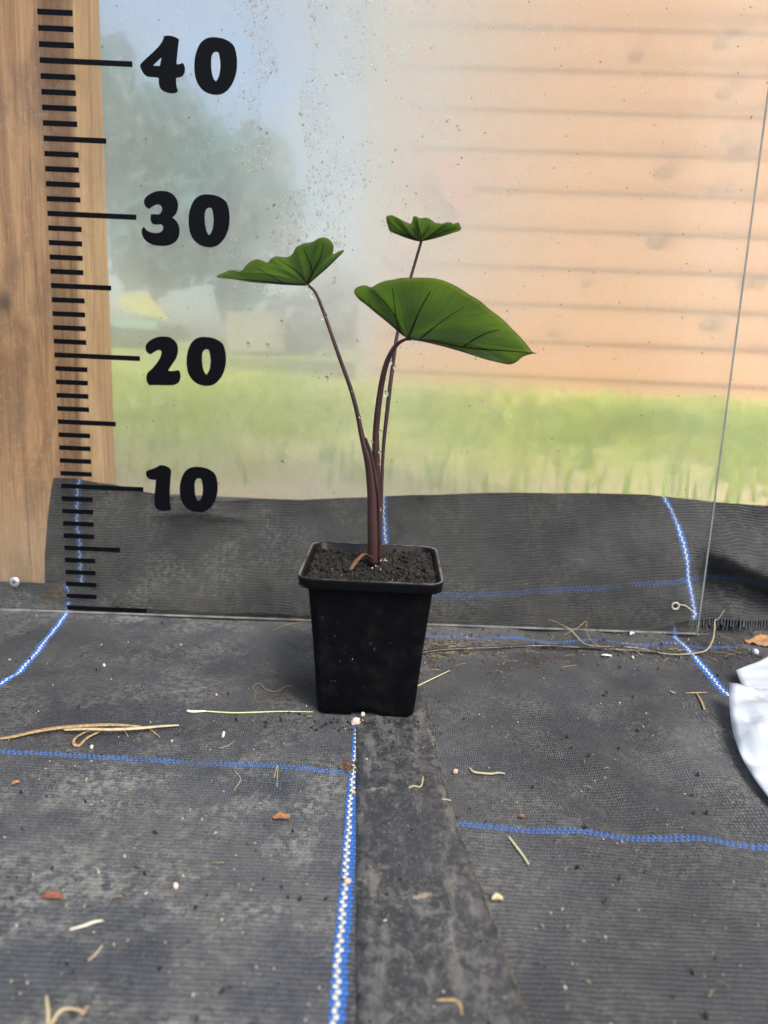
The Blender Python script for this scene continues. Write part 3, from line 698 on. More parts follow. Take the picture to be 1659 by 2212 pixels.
# screw with a cross slot, and the bare screw hole at the right
q = un(30, 1258, 1, -.12); sx, sz = q[0], q[2]
t = NT('zinc'); m_zinc = t.done(t.bsdf(t.mix(t.noise(t.obj(), 900, 3), (.45, .45, .47), (.75, .74, .75)), .35, .5, Metallic=.85))
sc_ = empty('screw', (sx, -.02, sz), 'zinc cross head screw fixing the board to the wooden post', 'screw')
V, Fc = [], []; prof_ = [(.42, -.008), (.42, -.05), (.36, -.11), (.24, -.15), (.20, -.155)]
N = 24
for r, y in prof_:
    for k in range(N): a = 2*math.pi*k/N; V.append((sx+r*math.cos(a), y, sz+r*math.sin(a)))
for i in range(len(prof_)-1):
    for k in range(N): Fc.append((i*N+k, i*N+(k+1) % N, (i+1)*N+(k+1) % N, (i+1)*N+k))
m0 = len(V)
for k in range(N):
    a = 2*math.pi*k/N; r = .19 if min(abs(((a+.3) % (math.pi/2))-0), abs(((a+.3) % (math.pi/2))-math.pi/2)) < .25 else .08
    V.append((sx+r*math.cos(a), -.15, sz+r*math.sin(a)))
for k in range(N): Fc.append(((len(prof_)-1)*N+k, (len(prof_)-1)*N+(k+1) % N, m0+(k+1) % N, m0+k))
mk('head', V, Fc, m_zinc, sc_, False)
V2 = [V[m0+k] for k in range(N)]+[(v_[0], -.07, v_[2]) for v_ in V[m0:m0+N]]
mk('cross_slot', V2, [(k, (k+1) % N, N+(k+1) % N, N+k) for k in range(N)]+[tuple(range(N, 2*N))], simple('slot_dark', (.03, .03, .03)), sc_)
q = un(1459, 1309, 1, -.03); hx_, hz_ = q[0], q[2]
ring_path = [(hx_+.27*math.cos(a)*(1+.06*nz(a, 1)), -.03, hz_+.27*math.sin(a)) for a in np.linspace(0, 2*math.pi, 25)]
o = mk('screw_hole', *tube(ring_path, [.075+.03*nz(i*.9, 3) for i in range(25)], 8), simple('chipped_acrylic', (.42, .38, .32), .6), board, True); tag(o, 'chipped drilled hole near the lower right corner')
o = mk('hole_disc', *tube([(hx_, -.012, hz_), (hx_, -.02, hz_)], .24, 16), simple('hole_dark', (.01, .01, .01)), board)  # flat black disc set over the drilled hole
q2 = un(1502, 1326, 1, -.1)
pp = [Vector((hx_+.3, -.05, hz_+.12)), Vector((hx_+.8, -.14, hz_+.08)), Vector(q2)]
o = settle(mk('straw_bit', *tube(spline(pp, 6), .035, 5), simple('pale_straw', (.55, .52, .45)), None)); tag(o, 'thin pale straw stuck beside the drilled hole in the board', 'straw')

# ------------------------------------------------------------------ pot
PX, PY, PZ0, YAW = 24.66, -12.09, -.47, -.008
def rrect(h, r, n=7, m=10):
    pts = []
    for q_ in range(4):
        a0 = q_*math.pi/2; cx, cy = (h-r)*(1 if q_ in (0, 3) else -1), (h-r)*(1 if q_ in (0, 1) else -1)
        for i in range(n+1): a = a0+math.pi/2*i/n; pts.append((cx+r*math.cos(a), cy+r*math.sin(a)))
        # straight run
        nx_ = ((h-r)*(1 if (q_+1) % 4 in (0, 3) else -1), (h-r)*(1 if (q_+1) % 4 in (0, 1) else -1)); a = a0+math.pi/2
        e0 = (cx+r*math.cos(a), cy+r*math.sin(a)); e1 = (nx_[0]+r*math.cos(a), nx_[1]+r*math.sin(a))
        for i in range(1, m): pts.append((e0[0]+(e1[0]-e0[0])*i/m, e0[1]+(e1[1]-e0[1])*i/m))
    return pts
def potpt(x_, y_, z): return (PX+x_*math.cos(YAW)-y_*math.sin(YAW), PY+x_*math.sin(YAW)+y_*math.cos(YAW), PZ0+z)
def shell(rings):
    V, Fc = [], []; n = None
    for h, r, z in rings:
        pts = rrect(h, r); n = len(pts)
        for x_, y_ in pts:
            zz = z
            if z < .5 and min(abs(x_), abs(y_)) < .62 and h > 2.5: zz = max(z, .42-.0*z)   # drainage notch in each foot
            V.append(potpt(x_, y_, zz))
    for j in range(len(rings)-1):
        for k in range(n): Fc.append((j*n+k, j*n+(k+1) % n, (j+1)*n+(k+1) % n, (j+1)*n+k))
    return V, Fc, n
t = NT('pot_plastic'); p = t.obj(); n1 = t.noise(p, 90, 5, .65); n2 = t.noise(p, 900, 3, .5); n3 = t.noise(t.mapping(p, (200, 200, 14)), 1.0, 4)
col = t.mix(t.math('MULTIPLY', t.ramp(n1, .45, .8), .35), (.0012, .0015, .0022), (.016, .0155, .015))
col = t.mix(t.math('MULTIPLY', t.ramp(n2, .68, .74), .25), col, (.06, .055, .05))
m_pot = t.done(t.bsdf(col, t.math('MULTIPLY_ADD', n1, .3, .35), .09, t.bump(t.math('ADD', n1, t.math('MULTIPLY', n3, .3)), .12, .001)))
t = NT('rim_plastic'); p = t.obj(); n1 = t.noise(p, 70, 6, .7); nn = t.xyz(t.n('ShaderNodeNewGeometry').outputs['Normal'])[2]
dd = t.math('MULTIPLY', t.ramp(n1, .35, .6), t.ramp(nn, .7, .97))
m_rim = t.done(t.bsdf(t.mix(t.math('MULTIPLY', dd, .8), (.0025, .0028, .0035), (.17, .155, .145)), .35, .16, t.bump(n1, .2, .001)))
pot = empty('plant_pot', (PX, PY, PZ0), 'square black plastic plant pot filled with dark compost', 'plant pot')
V, Fc, n = shell([(2.60, .5, .02), (2.86, .5, .02), (2.97, .55, .12), (3.0, .55, .42), (3.03, .5, .7), (3.3, .5, 4.4), (3.60, .55, 7.6), (3.65, .55, 8.1), (3.70, .5, 8.42)])
mk('body', V, Fc+[tuple(range(n-1, -1, -1))], m_pot, pot, True)
V, Fc, n = shell([(3.64, .5, 8.32), (4.10, .8, 8.36), (4.19, .85, 8.44), (4.22, .9, 8.84), (4.26, .95, 8.95), (4.22, .92, 9.02), (4.12, .9, 9.02), (4.05, .85, 8.95), (3.96, .8, 8.6), (3.62, .6, 8.3), (3.40, .5, 7.6)])
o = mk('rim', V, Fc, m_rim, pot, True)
# compost
t = NT('compost'); p = t.obj(); n1 = t.noise(p, 350, 6, .7); n2 = t.noise(p, 60, 4, .6)
col = t.mix(t.ramp(n1, .3, .7), (.003, .0026, .0022), (.026, .021, .016)); col = t.mix(t.math('MULTIPLY', t.ramp(n2, .5, .7), .3), col, (.030, .032, .02))
m_soil = t.done(t.bsdf(col, .8, .3, t.bump(n1, 1.0, .0015)))
V, Fc = [], []; N = 90
def soilz(x_, y_):
    return 8.62-.12*ss(2.8, 3.7, max(abs(x_), abs(y_)))+.16*nz(x_*1.1, y_*1.1, 3)+.09*nz(x_*3.3, y_*3.3, 5)+.05*nz(x_*8, y_*8, 7)+.10*math.exp(-(x_*x_+(y_+.3)**2)/1.2)
for j in range(N+1):
    for i in range(N+1):
        x_, y_ = -3.88+7.76*i/N, -3.88+7.76*j/N
        V.append(potpt(x_, y_, soilz(x_, y_)))
Fc = [(j*(N+1)+i, j*(N+1)+i+1, (j+1)*(N+1)+i+1, (j+1)*(N+1)+i) for j in range(N) for i in range(N)]
P = [(V, Fc)]
for _ in range(1900):
    x_, y_ = random.uniform(-3.85, 3.85), random.uniform(-3.85, 3.85); r = random.choice([.04, .06, .08, .1, .15, .24])*random.uniform(.7, 1.1)
    P.append(ico(potpt(x_, y_, soilz(x_, y_)+r*.25), r, 1, .3, (random.uniform(.6, 1.5), random.uniform(.6, 1.2), .55)))
soil = mk('compost', *merge(P), m_soil, pot)
m_perl = simple('perlite', (.46, .42, .35), .8, .2)
P = []
for _ in range(34):
    x_, y_ = random.uniform(-3.6, 3.6), random.uniform(-3.6, 3.6); P.append(ico(potpt(x_, y_, soilz(x_, y_)+.06), random.uniform(.02, .055), 1, .3, (1, .8, .7)))
for cx, cy, n in ((.55, .9, 26), (.2, -1.1, 10)):
    for _ in range(n):
        x_, y_ = cx+random.gauss(0, .22), cy+random.gauss(0, .18); P.append(ico(potpt(x_, y_, soilz(x_, y_)+.12+random.uniform(0, .12)), random.uniform(.03, .06), 1, .3, (1, .8, .7)))
o = mk('perlite_specks', *merge(P), m_perl, pot); tag(o, 'tiny pale perlite grains on the compost', kind='stuff')

# ------------------------------------------------------------------ plant
def r3(x_, y_): return 438.9+x_*.463, 384+y_*.463
def r4(x_, y_): return 713.2+x_*.2481, 713.2+y_*.2481
BY = -12.2
plant = empty('taro_plant', tuple(un(812, 1208, 1, BY)), 'young taro plant with dark purple stalks and three green arrow shaped leaves', 'plant')
t = NT('purple_stalk'); p = t.obj(); n1 = t.noise(t.mapping(p, (600, 600, 12)), 1.0, 4); n2 = t.noise(p, 30, 3)
z_ = t.xyz(p)
col = t.mix(t.ramp(n1, .35, .65), (.022, .008, .010), (.048, .015, .018)); col = t.mix(t.math('MULTIPLY', t.ramp(n2, .5, .7), .5), col, (.034, .022, .016))
m_stalk = t.done(t.bsdf(col, .38, .45, t.bump(n1, .2, .0006), Subsurface_Weight=0.0))
def stalk(name, pts, conv, width_px, y0, y1, flat=1.0, yfun=None):
    P_, R_ = [], []
    sp = spline([(*conv(*p_[:2]), w_) for p_, w_ in zip(pts, width_px)], 5)
    m = len(sp)
    for i, (u_, v_, w_) in enumerate(sp):
        y = y0+(y1-y0)*i/(m-1); q = un(u_, v_, 1, y); dist = q[1]-CAM[1]; P_.append(Vector(q)); R_.append(max(.02, w_/2*dist/F))
    return mk(name, *tube(P_, R_, 12, flat), m_stalk, plant, True)
idc = lambda a, b: (a, b)
# trunk: sheath wrapping, from the compost up
stalk('stalk', [(380, 2030), (380, 1800), (377, 1650), (372, 1450), (357, 1270), (333, 1120), (300, 1010), (272, 900), (240, 740), (205, 600), (172, 490), (100, 290), (40, 120), (-65, -180), (-130, -330), (-198, -397)], r4, [28, 28, 27, 25, 23, 20, 15, 12, 10, 9.4, 9, 8.5, 8, 7, 6.2, 5], BY, BY-.5)
stalk('stalk', [(400, 1990), (405, 1800), (412, 1600), (413, 1400), (405, 1200), (398, 1050), (398, 900), (410, 750), (430, 580), (455, 430), (490, 290), (540, 180), (600, 110), (665, 78), (700, 84)], r4, [22, 20, 15, 14, 16, 16, 14.5, 14, 13, 12.4, 11.5, 10, 8, 6.5, 5], BY+.15, BY-1.2)
stalk('stalk', [(425, 1990), (434, 1800), (440, 1650), (448, 1400), (457, 1150), (470, 950), (495, 720), (520, 500), (540, 350), (560, 190), (580, 60), (620, -130), (680, -380), (740, -590), (790, -760), (805, -815)], r4, [12, 9, 8, 7.5, 7.5, 8, 9, 9, 8.5, 8, 7.5, 7, 6.5, 6, 5.5, 4.5], BY+.45, BY+2.6)
# open sheath edge hugging the trunk
stalk('sheath', [(310, 935), (335, 1010), (362, 1100), (385, 1200), (402, 1320), (420, 1450), (430, 1650), (436, 1850), (428, 2000)], r4, [3, 6, 8, 9, 8, 6, 5, 5, 4], BY-.35, BY-.35, 1.0)

t = NT('leaf_blade'); p = t.obj(); n1 = t.noise(p, 55, 4, .6); n2 = t.noise(p, 600, 4, .6); n3 = t.noise(p, 22, 2)
uvn = t.n('ShaderNodeUVMap'); uvn.uv_map = 'UVMap'; ux = t.xyz(uvn.outputs[0])
wv = t.math('ADD', t.math('MULTIPLY', ux[0], 46.0), t.math('MULTIPLY_ADD', ux[1], .9, t.math('MULTIPLY', n3, 2.2)))
ln = t.math('ABSOLUTE', t.math('SINE', t.math('MULTIPLY', wv, math.pi)))
fv_ = t.math('MULTIPLY', t.ramp(ln, .16, .0), t.ramp(ux[1], .18, .35)); quilt = t.math('POWER', ln, .5)
n6 = t.noise(p, 32, 3, .5); edge = t.ramp(ux[1], .80, 1.0)
col = t.mix(t.ramp(n1, .3, .7), (.056, .104, .050), (.098, .152, .078)); col = t.mix(t.math('MULTIPLY', fv_, .5), col, (.022, .04, .018))
col = t.mix(t.math('MULTIPLY', t.ramp(n6, .50, .72), .45), col, (.075, .12, .035))
nb = t.bump(quilt, .25, .0006); nb = t.bump(n2, .12, .0003, nb); nb = t.bump(n3, .7, .007, nb)
a_ = t.bsdf(col, t.math('MULTIPLY_ADD', n1, .2, .24), .75, nb)
tl = t.n('ShaderNodeBsdfTranslucent')
tc = t.mix(t.ramp(n3, .3, .7), (.33, .50, .15), (.48, .66, .19)); tc = t.mix(t.math('MULTIPLY', edge, .4), tc, (.60, .66, .12)); tc = t.mix(t.math('MULTIPLY', fv_, .4), tc, (.08, .14, .03))
t.put(tl.inputs[0], tc)
m_leaf = t.done(t.shmix(.48, a_, tl.outputs[0]))
m_margin = simple('leaf_margin', (.05, .035, .02), .5, .4)
def leaf(label, attach, ya, out, veins, sec, waves):
    "out: (x, y, dy) in the close-up's pixels with dy the distance in cm towards (-) or away from (+) the viewer relative to the stalk's end"
    ua, va = r3(*attach); A = Vector(un(ua, va, 1, ya))
    ol = spline(out, 4, True); n = len(ol); R = 16; V = [A]
    E = [Vector(un(*r3(x_, y_), 1, ya+dy)) for x_, y_, dy in ol]
    ctr_ = sum(E, Vector())/n; nrm = Vector((0, 0, 0))
    for i in range(n): nrm += (E[i]-A).cross(E[(i+1) % n]-A)
    nrm.normalize()
    if nrm.y > 0: nrm = -nrm           # towards the viewer
    for r in range(1, R+1):
        s = r/R
        for i in range(n):
            p_ = A.lerp(E[i], s); L = (E[i]-A).length
            bul = -waves[0]*L*math.sin(math.pi*s)*.5 + waves[1]*1.5*L*s*(1-s)*math.sin(i*2*math.pi/n*waves[2]*2+1)
            V.append(p_+nrm*bul)
    Fc = [(0, 1+i, 1+(i+1) % n) for i in range(n)]
    for r in range(R-1):
        for i in range(n): a = 1+r*n; Fc.append((a+i, a+n+i, a+n+(i+1) % n, a+(i+1) % n))
    UVs = [(.5, 0)]+[(i/n, rr/R) for rr in range(1, R+1) for i in range(n)]
    lf = mk('leaf', V, Fc, m_leaf, plant, True, UVs); tag(lf, label)
    ul = lf.data.uv_layers[0].data
    for pl in lf.data.polygons:
        us = [ul[k].uv[0] for k in pl.loop_indices]
        if max(us)-min(us) > .5:
            for k in pl.loop_indices:
                if ul[k].uv[0] < .5: ul[k].uv[0] += 1
    md = lf.modifiers.new('thick', 'SOLIDIFY'); md.thickness = .00028; md.offset = 0
    bvh = BVHTree.FromPolygons([Vector(v) for v in V], Fc)
    def hit(x_, y_):
        u_, v_ = r3(x_, y_); d = Vector(M3 @ np.array([(u_-829.5)/F, -(v_-1106)/F, -1.0])).normalized()
        h = bvh.ray_cast(Vector(CAM), d)
        return (h[0]-d*.03) if h[0] else None
    def run(pts, r0, r1, name, mat=m_stalk):
        q = [hit(*p_) for p_ in spline([p_[:2] for p_ in pts], 6)]; q = [a for a in q if a is not None]
        if len(q) < 3: return None
        m = len(q); return mk(name, *tube(q, [r0+(r1-r0)*i/(m-1) for i in range(m)], 6, .8), mat, lf, True)
    for k, (nm, pts, w0, w1) in enumerate(veins): run(pts, w0, w1, nm)
    pts = [V[1+(R-1)*n+i] for i in range(n)]+[V[1+(R-1)*n]]
    mk('leaf_margin', *tube(pts, .014, 5, cap=False), m_margin, lf, True)
    return lf
VC = [('midrib', [(950, 746), (1100, 770), (1250, 795), (1400, 806), (1535, 816)], .10, .03),
      ('vein', [(960, 742), (985, 680), (1010, 620), (1060, 530)], .075, .025), ('vein', [(1010, 754), (1060, 712), (1120, 665), (1220, 600)], .065, .02),
      ('vein', [(1210, 790), (1280, 745), (1330, 722), (1385, 708)], .055, .02), ('vein', [(930, 733), (905, 680), (893, 600), (883, 515)], .06, .02),
      ('vein', [(935, 735), (870, 680), (800, 620), (768, 568)], .06, .02)]
leaf('largest leaf, held in front, glossy green with its underside and dark veins showing', (950, 746), BY-1.2,
     [(706,535,-2),(712,517,-2.4),(735,506,-2.8),(760,503,-3),(785,512,-2.6),(812,497,-3),(850,482,-3.4),(880,478,-3.6),(920,469,-3.9),(975,467,-4),(1040,468,-4),(1090,472,-4),(1140,488,-3.8),(1190,512,-3.6),(1240,545,-3.3),(1290,575,-3.0),(1340,618,-2.6),(1390,655,-2.2),(1440,705,-1.6),(1480,745,-1.1),(1510,780,-.6),(1535,812,-.2),(1555,819,0),(1530,822,.1),(1490,835,.5),(1460,860,1.0),(1430,870,1.1),(1400,866,1.1),(1340,852,1.0),(1280,835,.9),(1220,810,.6),(1180,798,.4),(1100,780,.2),(1020,763,.1),(965,753,.0),(945,744,0),(900,706,-.5),(850,665,-1),(800,626,-1.4),(760,592,-1.7),(725,565,-1.9)],
     VC, [(1, 4, (.25, .45, .65, .8)), (1, 2, (.15, .3, .45, .6, .8)), (2, 1, (.25, .45, .65, .8)), (2, 3, (.3, .5, .7, .85)), (4, 1, (.3, .5, .7)), (4, 5, (.3, .5, .7)), (5, 4, (.4, .6, .8)), (3, 2, (.2, .4, .6)), (0, 3, (.35, .6, .7, .8))], (.10, .09, 3))
leaf('left leaf with a wavy upper edge and a long thin tip', (484, 497), BY-.5,
     [(65,463,0),(100,442,-.3),(135,432,-.5),(172,441,-.6),(205,405,-.9),(240,383,-1.2),(270,385,-1.4),(300,398,-1.4),(322,375,-1.6),(345,368,-1.8),(390,371,-2),(418,355,-2.1),(435,325,-2.3),(470,307,-2.5),(510,300,-2.5),(540,283,-2.6),(570,280,-2.6),(595,295,-2.4),(607,318,-2.2),(605,345,-1.9),(607,358,-1.6),(630,345,-1),(652,338,-.6),(654,345,-.5),(625,375,-.4),(590,410,-.3),(545,450,-.2),(505,484,-.1),(490,499,0),(478,503,0),(440,502,.1),(380,499,.1),(330,495,.2),(230,487,.2),(150,474,.1)],
     [('midrib', [(484, 498), (400, 494), (300, 486), (200, 474), (90, 460)], .07, .02), ('vein', [(484, 490), (440, 440), (390, 405), (345, 378)], .055, .02),
      ('vein', [(487, 490), (508, 440), (492, 385), (468, 335)], .055, .02), ('vein', [(492, 488), (520, 425), (548, 370), (562, 305)], .05, .018), ('vein', [(380, 494), (320, 460), (250, 420)], .04, .015)],
     [(1, 2, (.2, .4, .6, .8)), (2, 3, (.2, .4, .6, .8)), (1, 4, (.3, .6, .8)), (2, 1, (.3, .5, .7))], (.08, .10, 4))
leaf('topmost small leaf with a crinkled edge, seen nearly edge on', (1010, 297), BY+2.6,
     [(855,183,-1.6),(880,176,-1.9),(895,182,-2),(915,191,-2.2),(940,205,-2.3),(968,215,-2.3),(976,203,-2.4),(981,183,-2.6),(992,180,-2.7),(1012,190,-2.6),(1040,187,-2.7),(1060,195,-2.6),(1078,208,-2.4),(1095,213,-2.3),(1118,214,-2.2),(1140,208,-2.1),(1158,210,-2),(1168,217,-1.9),(1190,210,-1.8),(1197,222,-1.6),(1203,238,-1.4),(1190,249,-1.1),(1150,260,-.8),(1100,272,-.5),(1050,286,-.2),(1018,297,0),(1003,296,0),(985,287,-.1),(950,270,-.4),(912,255,-.8),(878,250,-1.1),(870,247,-1.2),(861,220,-1.4)],
     [('midrib', [(1010, 293), (1016, 262), (1004, 235), (994, 190)], .06, .025), ('vein', [(1004, 293), (965, 268), (930, 235), (890, 200)], .04, .015), ('vein', [(1020, 293), (1090, 262), (1180, 236)], .04, .015), ('vein', [(1013, 285), (1040, 250), (1060, 215)], .035, .015)],
     [(0, 3, (.3, .6)), (2, 3, (.3, .5, .7)), (1, 0, (.3, .6))], (.05, .16, 5))

# brown dried sheath scrap at the foot of the plant
pp = [un(1097.2*0+603.5+x_*.2315, 1097.2+y_*.2315, 1, y) for x_, y_, y in ((660, 580, -14.6), (690, 530, -14.2), (740, 470, -13.8), (790, 430, -13.3), (850, 450, -12.9), (880, 468, -12.7))]
o = mk('dried_sheath', *tube(spline(pp, 5), [.05, .09, .13, .15, .16, .16, .15, .15, .14, .14, .13, .13, .12, .12, .12, .11, .1, .1, .09, .09, .08, .08, .07, .06, .05, .04][:26], 7, .35), simple('dead_sheath', (.15, .075, .04), .7, .2, var=.5, scale=900, bump=.8), plant, True); tag(o, 'curled brown dried sheath lying on the compost')

# water drops on the stalks and under the leaf
dg_ = 'water drops hanging on the plant'
def drop(u_, v_, y, r, where):
    q = un(u_, v_, 1, y); V, Fc = ico((0, 0, 0), r, 3)
    V = [(q[0]+p_.x*(1-.35*max(0, p_.z/r)), q[1]+p_.y*(1-.35*max(0, p_.z/r)), q[2]+p_.z*1.35) for p_ in V]
    o = settle(mk('water_drop', V, Fc, m_drop, None, True)); tag(o, where, 'water drop', dg_)
A_ = [(484, 512, .11, 'water drop at the very top of the left stalk under its leaf'), (512, 552, .12, 'largest water drop near the top of the left stalk'), (522, 535, .07, 'small water drop on the right side of the left stalk top'), (535, 600, .08, 'water drop on the left side of the left stalk, third from its top'), (556, 652, .10, 'water drop on the left side of the left stalk, lowest of its top cluster'), (571, 640, .10, 'water drop on the right side of the left stalk below its top'), (695, 995, .05, 'tiny lone water drop halfway down the left stalk')]
for x_, y_, r, l_ in A_:
    u_, v_ = r3(x_, y_); drop(u_, v_, BY-.6, r, l_)
for x_, y_, r, l_ in ((978, 764, .12, 'water drop hanging under the largest leaf, nearer its stalk'), (1008, 770, .11, 'water drop hanging under the largest leaf, just right of the first'), (1272, 842, .07, 'small lone water drop under the largest leaf edge towards its tip')):
    u_, v_ = r3(x_, y_); drop(u_, v_, BY-1.15, r, l_)
B_ = [(543, 150, .08, 'water drop on the bend of the stalk of the largest leaf'), (525, 285, .11, 'water drop on the front stalk just below its bend'), (563, 325, .10, 'water drop on the right side of the thin rear stalk'), (487, 550, .15, 'largest water drop caught between the two right stalks'), (438, 878, .10, 'water drop between the right stalks at mid height'), (432, 1055, .09, 'water drop between the right stalks below the mid height one'), (365, 970, .07, 'water drop in the fork between left and middle stalks'), (489, 437, .05, 'tiny water drop between the right stalks above the largest one'), (432, 1165, .05, 'tiny water drop low between the right stalks'), (443, 1560, .06, 'lowest water drop, beside the blue and white stripe'), (262, 755, .07, 'water drop on the right side of the left stalk above the sheath')]
for x_, y_, r, l_ in B_:
    u_, v_ = r4(x_, y_); drop(u_, v_, BY-.7, r, l_)
# beads of water on the pot's front
P = []
for _ in range(46):
    x_, z = random.uniform(-2.9, 1.6), random.uniform(1.2, 7.6)
    if x_ > -.5 and random.random() < .7: continue
    hh = 3.03+(z-.7)*(3.56-3.03)/6.9; V, Fc = ico((0, 0, 0), random.choice([.04, .05, .07, .09, .12]), 2); c0_ = potpt(x_*hh/3.3, -hh-.0, z)
    P.append(([(c0_[0]+p_.x, c0_[1]+p_.y*.45, c0_[2]+p_.z*1.3) for p_ in V], Fc))
o = mk('water_beads', *merge(P), m_drop, pot, True); tag(o, 'small clear water beads on the front face', kind='stuff')

# ------------------------------------------------------------------ litter on the floor
def G(u_, v_, up=.0):
    q = un(u_, v_, 2, -.5)
    for _ in range(6): q = un(u_, v_, 2, H(q[0], q[1])+.04+up)
    return Vector((q[0], q[1], H(q[0], q[1])+.04+up))
def straw(name, pts, r, mat, label, cat, flat=.5, taper=True, ups=None, n=6):
    P_ = [G(*p_[:2], (ups[i] if ups else .03)) for i, p_ in enumerate(pts)]
    s = [Vector(a) for a in spline(P_, n)]; m = len(s)
    R_ = [r*(.45+.55*math.sin(math.pi*min(1, .12+.8*i/(m-1)))) if taper else r for i in range(m)]
    o = settle(mk(name, *tube(s, R_, 6, flat), mat, None, True)); tag(o, label, cat); return o
m_st = simple('straw', (.45, .38, .23), .6, .3, var=.3, scale=300); m_gs = simple('green_straw', (.50, .50, .26), .6, .3, var=.2); m_br = simple('brown_straw', (.40, .26, .13), .7, .2, var=.5, scale=500, bump=.8)
k = 1400/1659*.54861; L1 = lambda x_, y_: (x_*k, 2300*.54861+y_*k)      # close-up of the left floor
straw('grass_stalk', [L1(880, 596), L1(955, 593), L1(1100, 600), L1(1300, 594), L1(1460, 596)], .07, m_gs, 'thin straight pale straw lying left of the pot, touching its corner', 'straw')
straw('grass_stalk', [L1(872, 590), L1(900, 594), L1(960, 592)], .13, simple('pale_husk', (.6, .58, .5)), 'short frayed pale husk at the end of the long straight straw', 'husk')
straw('dry_leaf_blade', [L1(0, 720), L1(60, 712), L1(150, 690), L1(250, 673), L1(330, 665), L1(460, 657), L1(570, 657), L1(660, 665)], .19, m_br, 'long twisted light brown dry leaf blade at the left', 'dry leaf', .3, ups=[.05, .1, .2, .25, .3, .3, .25, .1])
straw('dry_leaf_blade', [L1(300, 680), L1(400, 676), L1(520, 678), L1(650, 672), L1(750, 663), L1(835, 658)], .13, m_st, 'smooth pale straw lying across the twisted brown blade', 'straw', .5, ups=[.25, .35, .4, .3, .2, .1])
straw('dry_leaf_blade', [L1(470, 680), L1(400, 690), L1(350, 720), L1(345, 745), L1(370, 752), L1(410, 715), L1(470, 685)], .10, m_br, 'brown blade curled into a loop under the pale straw', 'dry leaf', .35, ups=[.3, .15, .1, .05, .05, .1, .2])
straw('twig', [L1(640, 664), L1(690, 672), L1(745, 713)], .05, m_br, 'short thin twig end poking out past the looped blade', 'twig')
straw('twig', [L1(540, 668), L1(575, 680), L1(598, 712)], .04, m_br, 'tiny twig hanging below the middle of the pale straw', 'twig')
straw('dry_fibre', [L1(1185, 535), L1(1195, 505), L1(1180, 480), L1(1210, 462), L1(1240, 490), L1(1290, 500), L1(1340, 475), L1(1370, 478)], .025, m_br, 'looped brown fibre on the cloth left of the pot', 'fibre')
straw('dry_fibre', [L1(1020, 765), L1(1060, 755), L1(1095, 733)], .022, m_st, 'thin curved fibre below the straight straw', 'fibre')
straw('dry_fibre', [L1(1092, 868), L1(1122, 910), L1(1090, 965)], .022, m_st, 'thin bent fibre below the left blue line', 'fibre')
straw('dry_fibre', [L1(1272, 215), L1(1340, 190), L1(1400, 178), L1(1450, 176)], .04, m_br, 'brown stem lying along the board beside the pot', 'straw')
def leafbit(u_, v_, a, b, ang, mat, label, name='leaf_scrap', cat='leaf scrap', lift=.1, crumple=.25):
    c_ = G(u_, v_); V, Fc = [], []; nr, na = 3, 11
    V.append(c_+Vector((0, 0, lift*1.5)))
    for r in range(1, nr+1):
        for i in range(na):
            th = 2*math.pi*i/na; rr = r/nr*(1+.28*nz(i*1.7, u_)); x_, y_ = math.cos(th)*a*rr, math.sin(th)*b*rr
            V.append(c_+Vector((x_*math.cos(ang)-y_*math.sin(ang), x_*math.sin(ang)+y_*math.cos(ang), .04+lift*(abs(y_)/b*1.4)+crumple*b*nz(i*2.1, r*1.3, u_))))
    Fc += [(0, 1+i, 1+(i+1) % na) for i in range(na)]
    for r in range(nr-1):
        for i in range(na): a_ = 1+r*na; Fc.append((a_+i, a_+na+i, a_+na+(i+1) % na, a_+(i+1) % na))
    o = settle(mk(name, V, Fc, mat, None, True)); md = o.modifiers.new('thick', 'SOLIDIFY'); md.thickness = .0003; tag(o, label, cat); return o
m_rl = simple('red_leaf', (.26, .085, .05), .6, .3, var=.4); m_ol = simple('orange_leaf', (.34, .17, .08), .6, .3, var=.5); m_pk = simple('pink_stone', (.55, .33, .27), .8, .2)
leafbit(*L1(1312, 1092), .42, .22, .1, m_ol, 'curled orange brown leaf scrap left of the long blue and white stripe')
leafbit(113, 1940, .42, .17, .05, m_rl, 'reddish leaf scrap at the lower left of the floor')
leafbit(*L1(72, 935), .2, .1, .7, m_ol, 'small orange leaf scrap at the left edge under the blue line')
leafbit(1127, 1767, .14, .1, 0, m_rl, 'tiny red brown scrap on the right blue line')
leafbit(1075, 1946, .25, .14, .1, simple('pale_leaf', (.55, .42, .24)), 'pale tan curled flower scrap right of the smooth strip', 'flower_scrap', 'flower scrap', .15)
straw('straw_bit', [(150, 2008), (185, 1998), (200, 1992), (222, 1988)], .09, simple('white_straw', (.52, .49, .40)), 'thick pale straw piece at the lower left', 'straw')
straw('dry_fibre', [(191, 2075), (207, 2060), (222, 2040)], .04, m_st, 'curved straw in the blurred lower left', 'straw')
straw('dry_straw', [(103, 2230), (104, 2190), (100, 2150)], .07, m_st, 'upright blurred straw at the bottom left edge', 'straw')
straw('dry_straw', [(104, 2230), (125, 2188), (150, 2178), (185, 2186)], .07, m_st, 'arched blurred straw at the bottom left', 'straw')
straw('straw_bit', [(175, 2192), (190, 2172)], .08, m_br, 'short brown straw crossing the arched straw tip', 'straw')
k2 = 1000/1659*.54861; L2 = lambda x_, y_: (1100*.54861+x_*k2, 2800*.54861+y_*k2)
straw('dry_straw', [L2(1245, 370), L2(1262, 392), L2(1300, 402), L2(1380, 408), L2(1430, 402), L2(1475, 408)], .085, m_st, 'hooked tan stem on the cloth right of the smooth strip', 'stem')
straw('grass_stalk', [L2(1497, 818), L2(1545, 880), L2(1590, 940), L2(1628, 1000)], .06, m_gs, 'straight green yellow straw below the right blue line', 'straw')
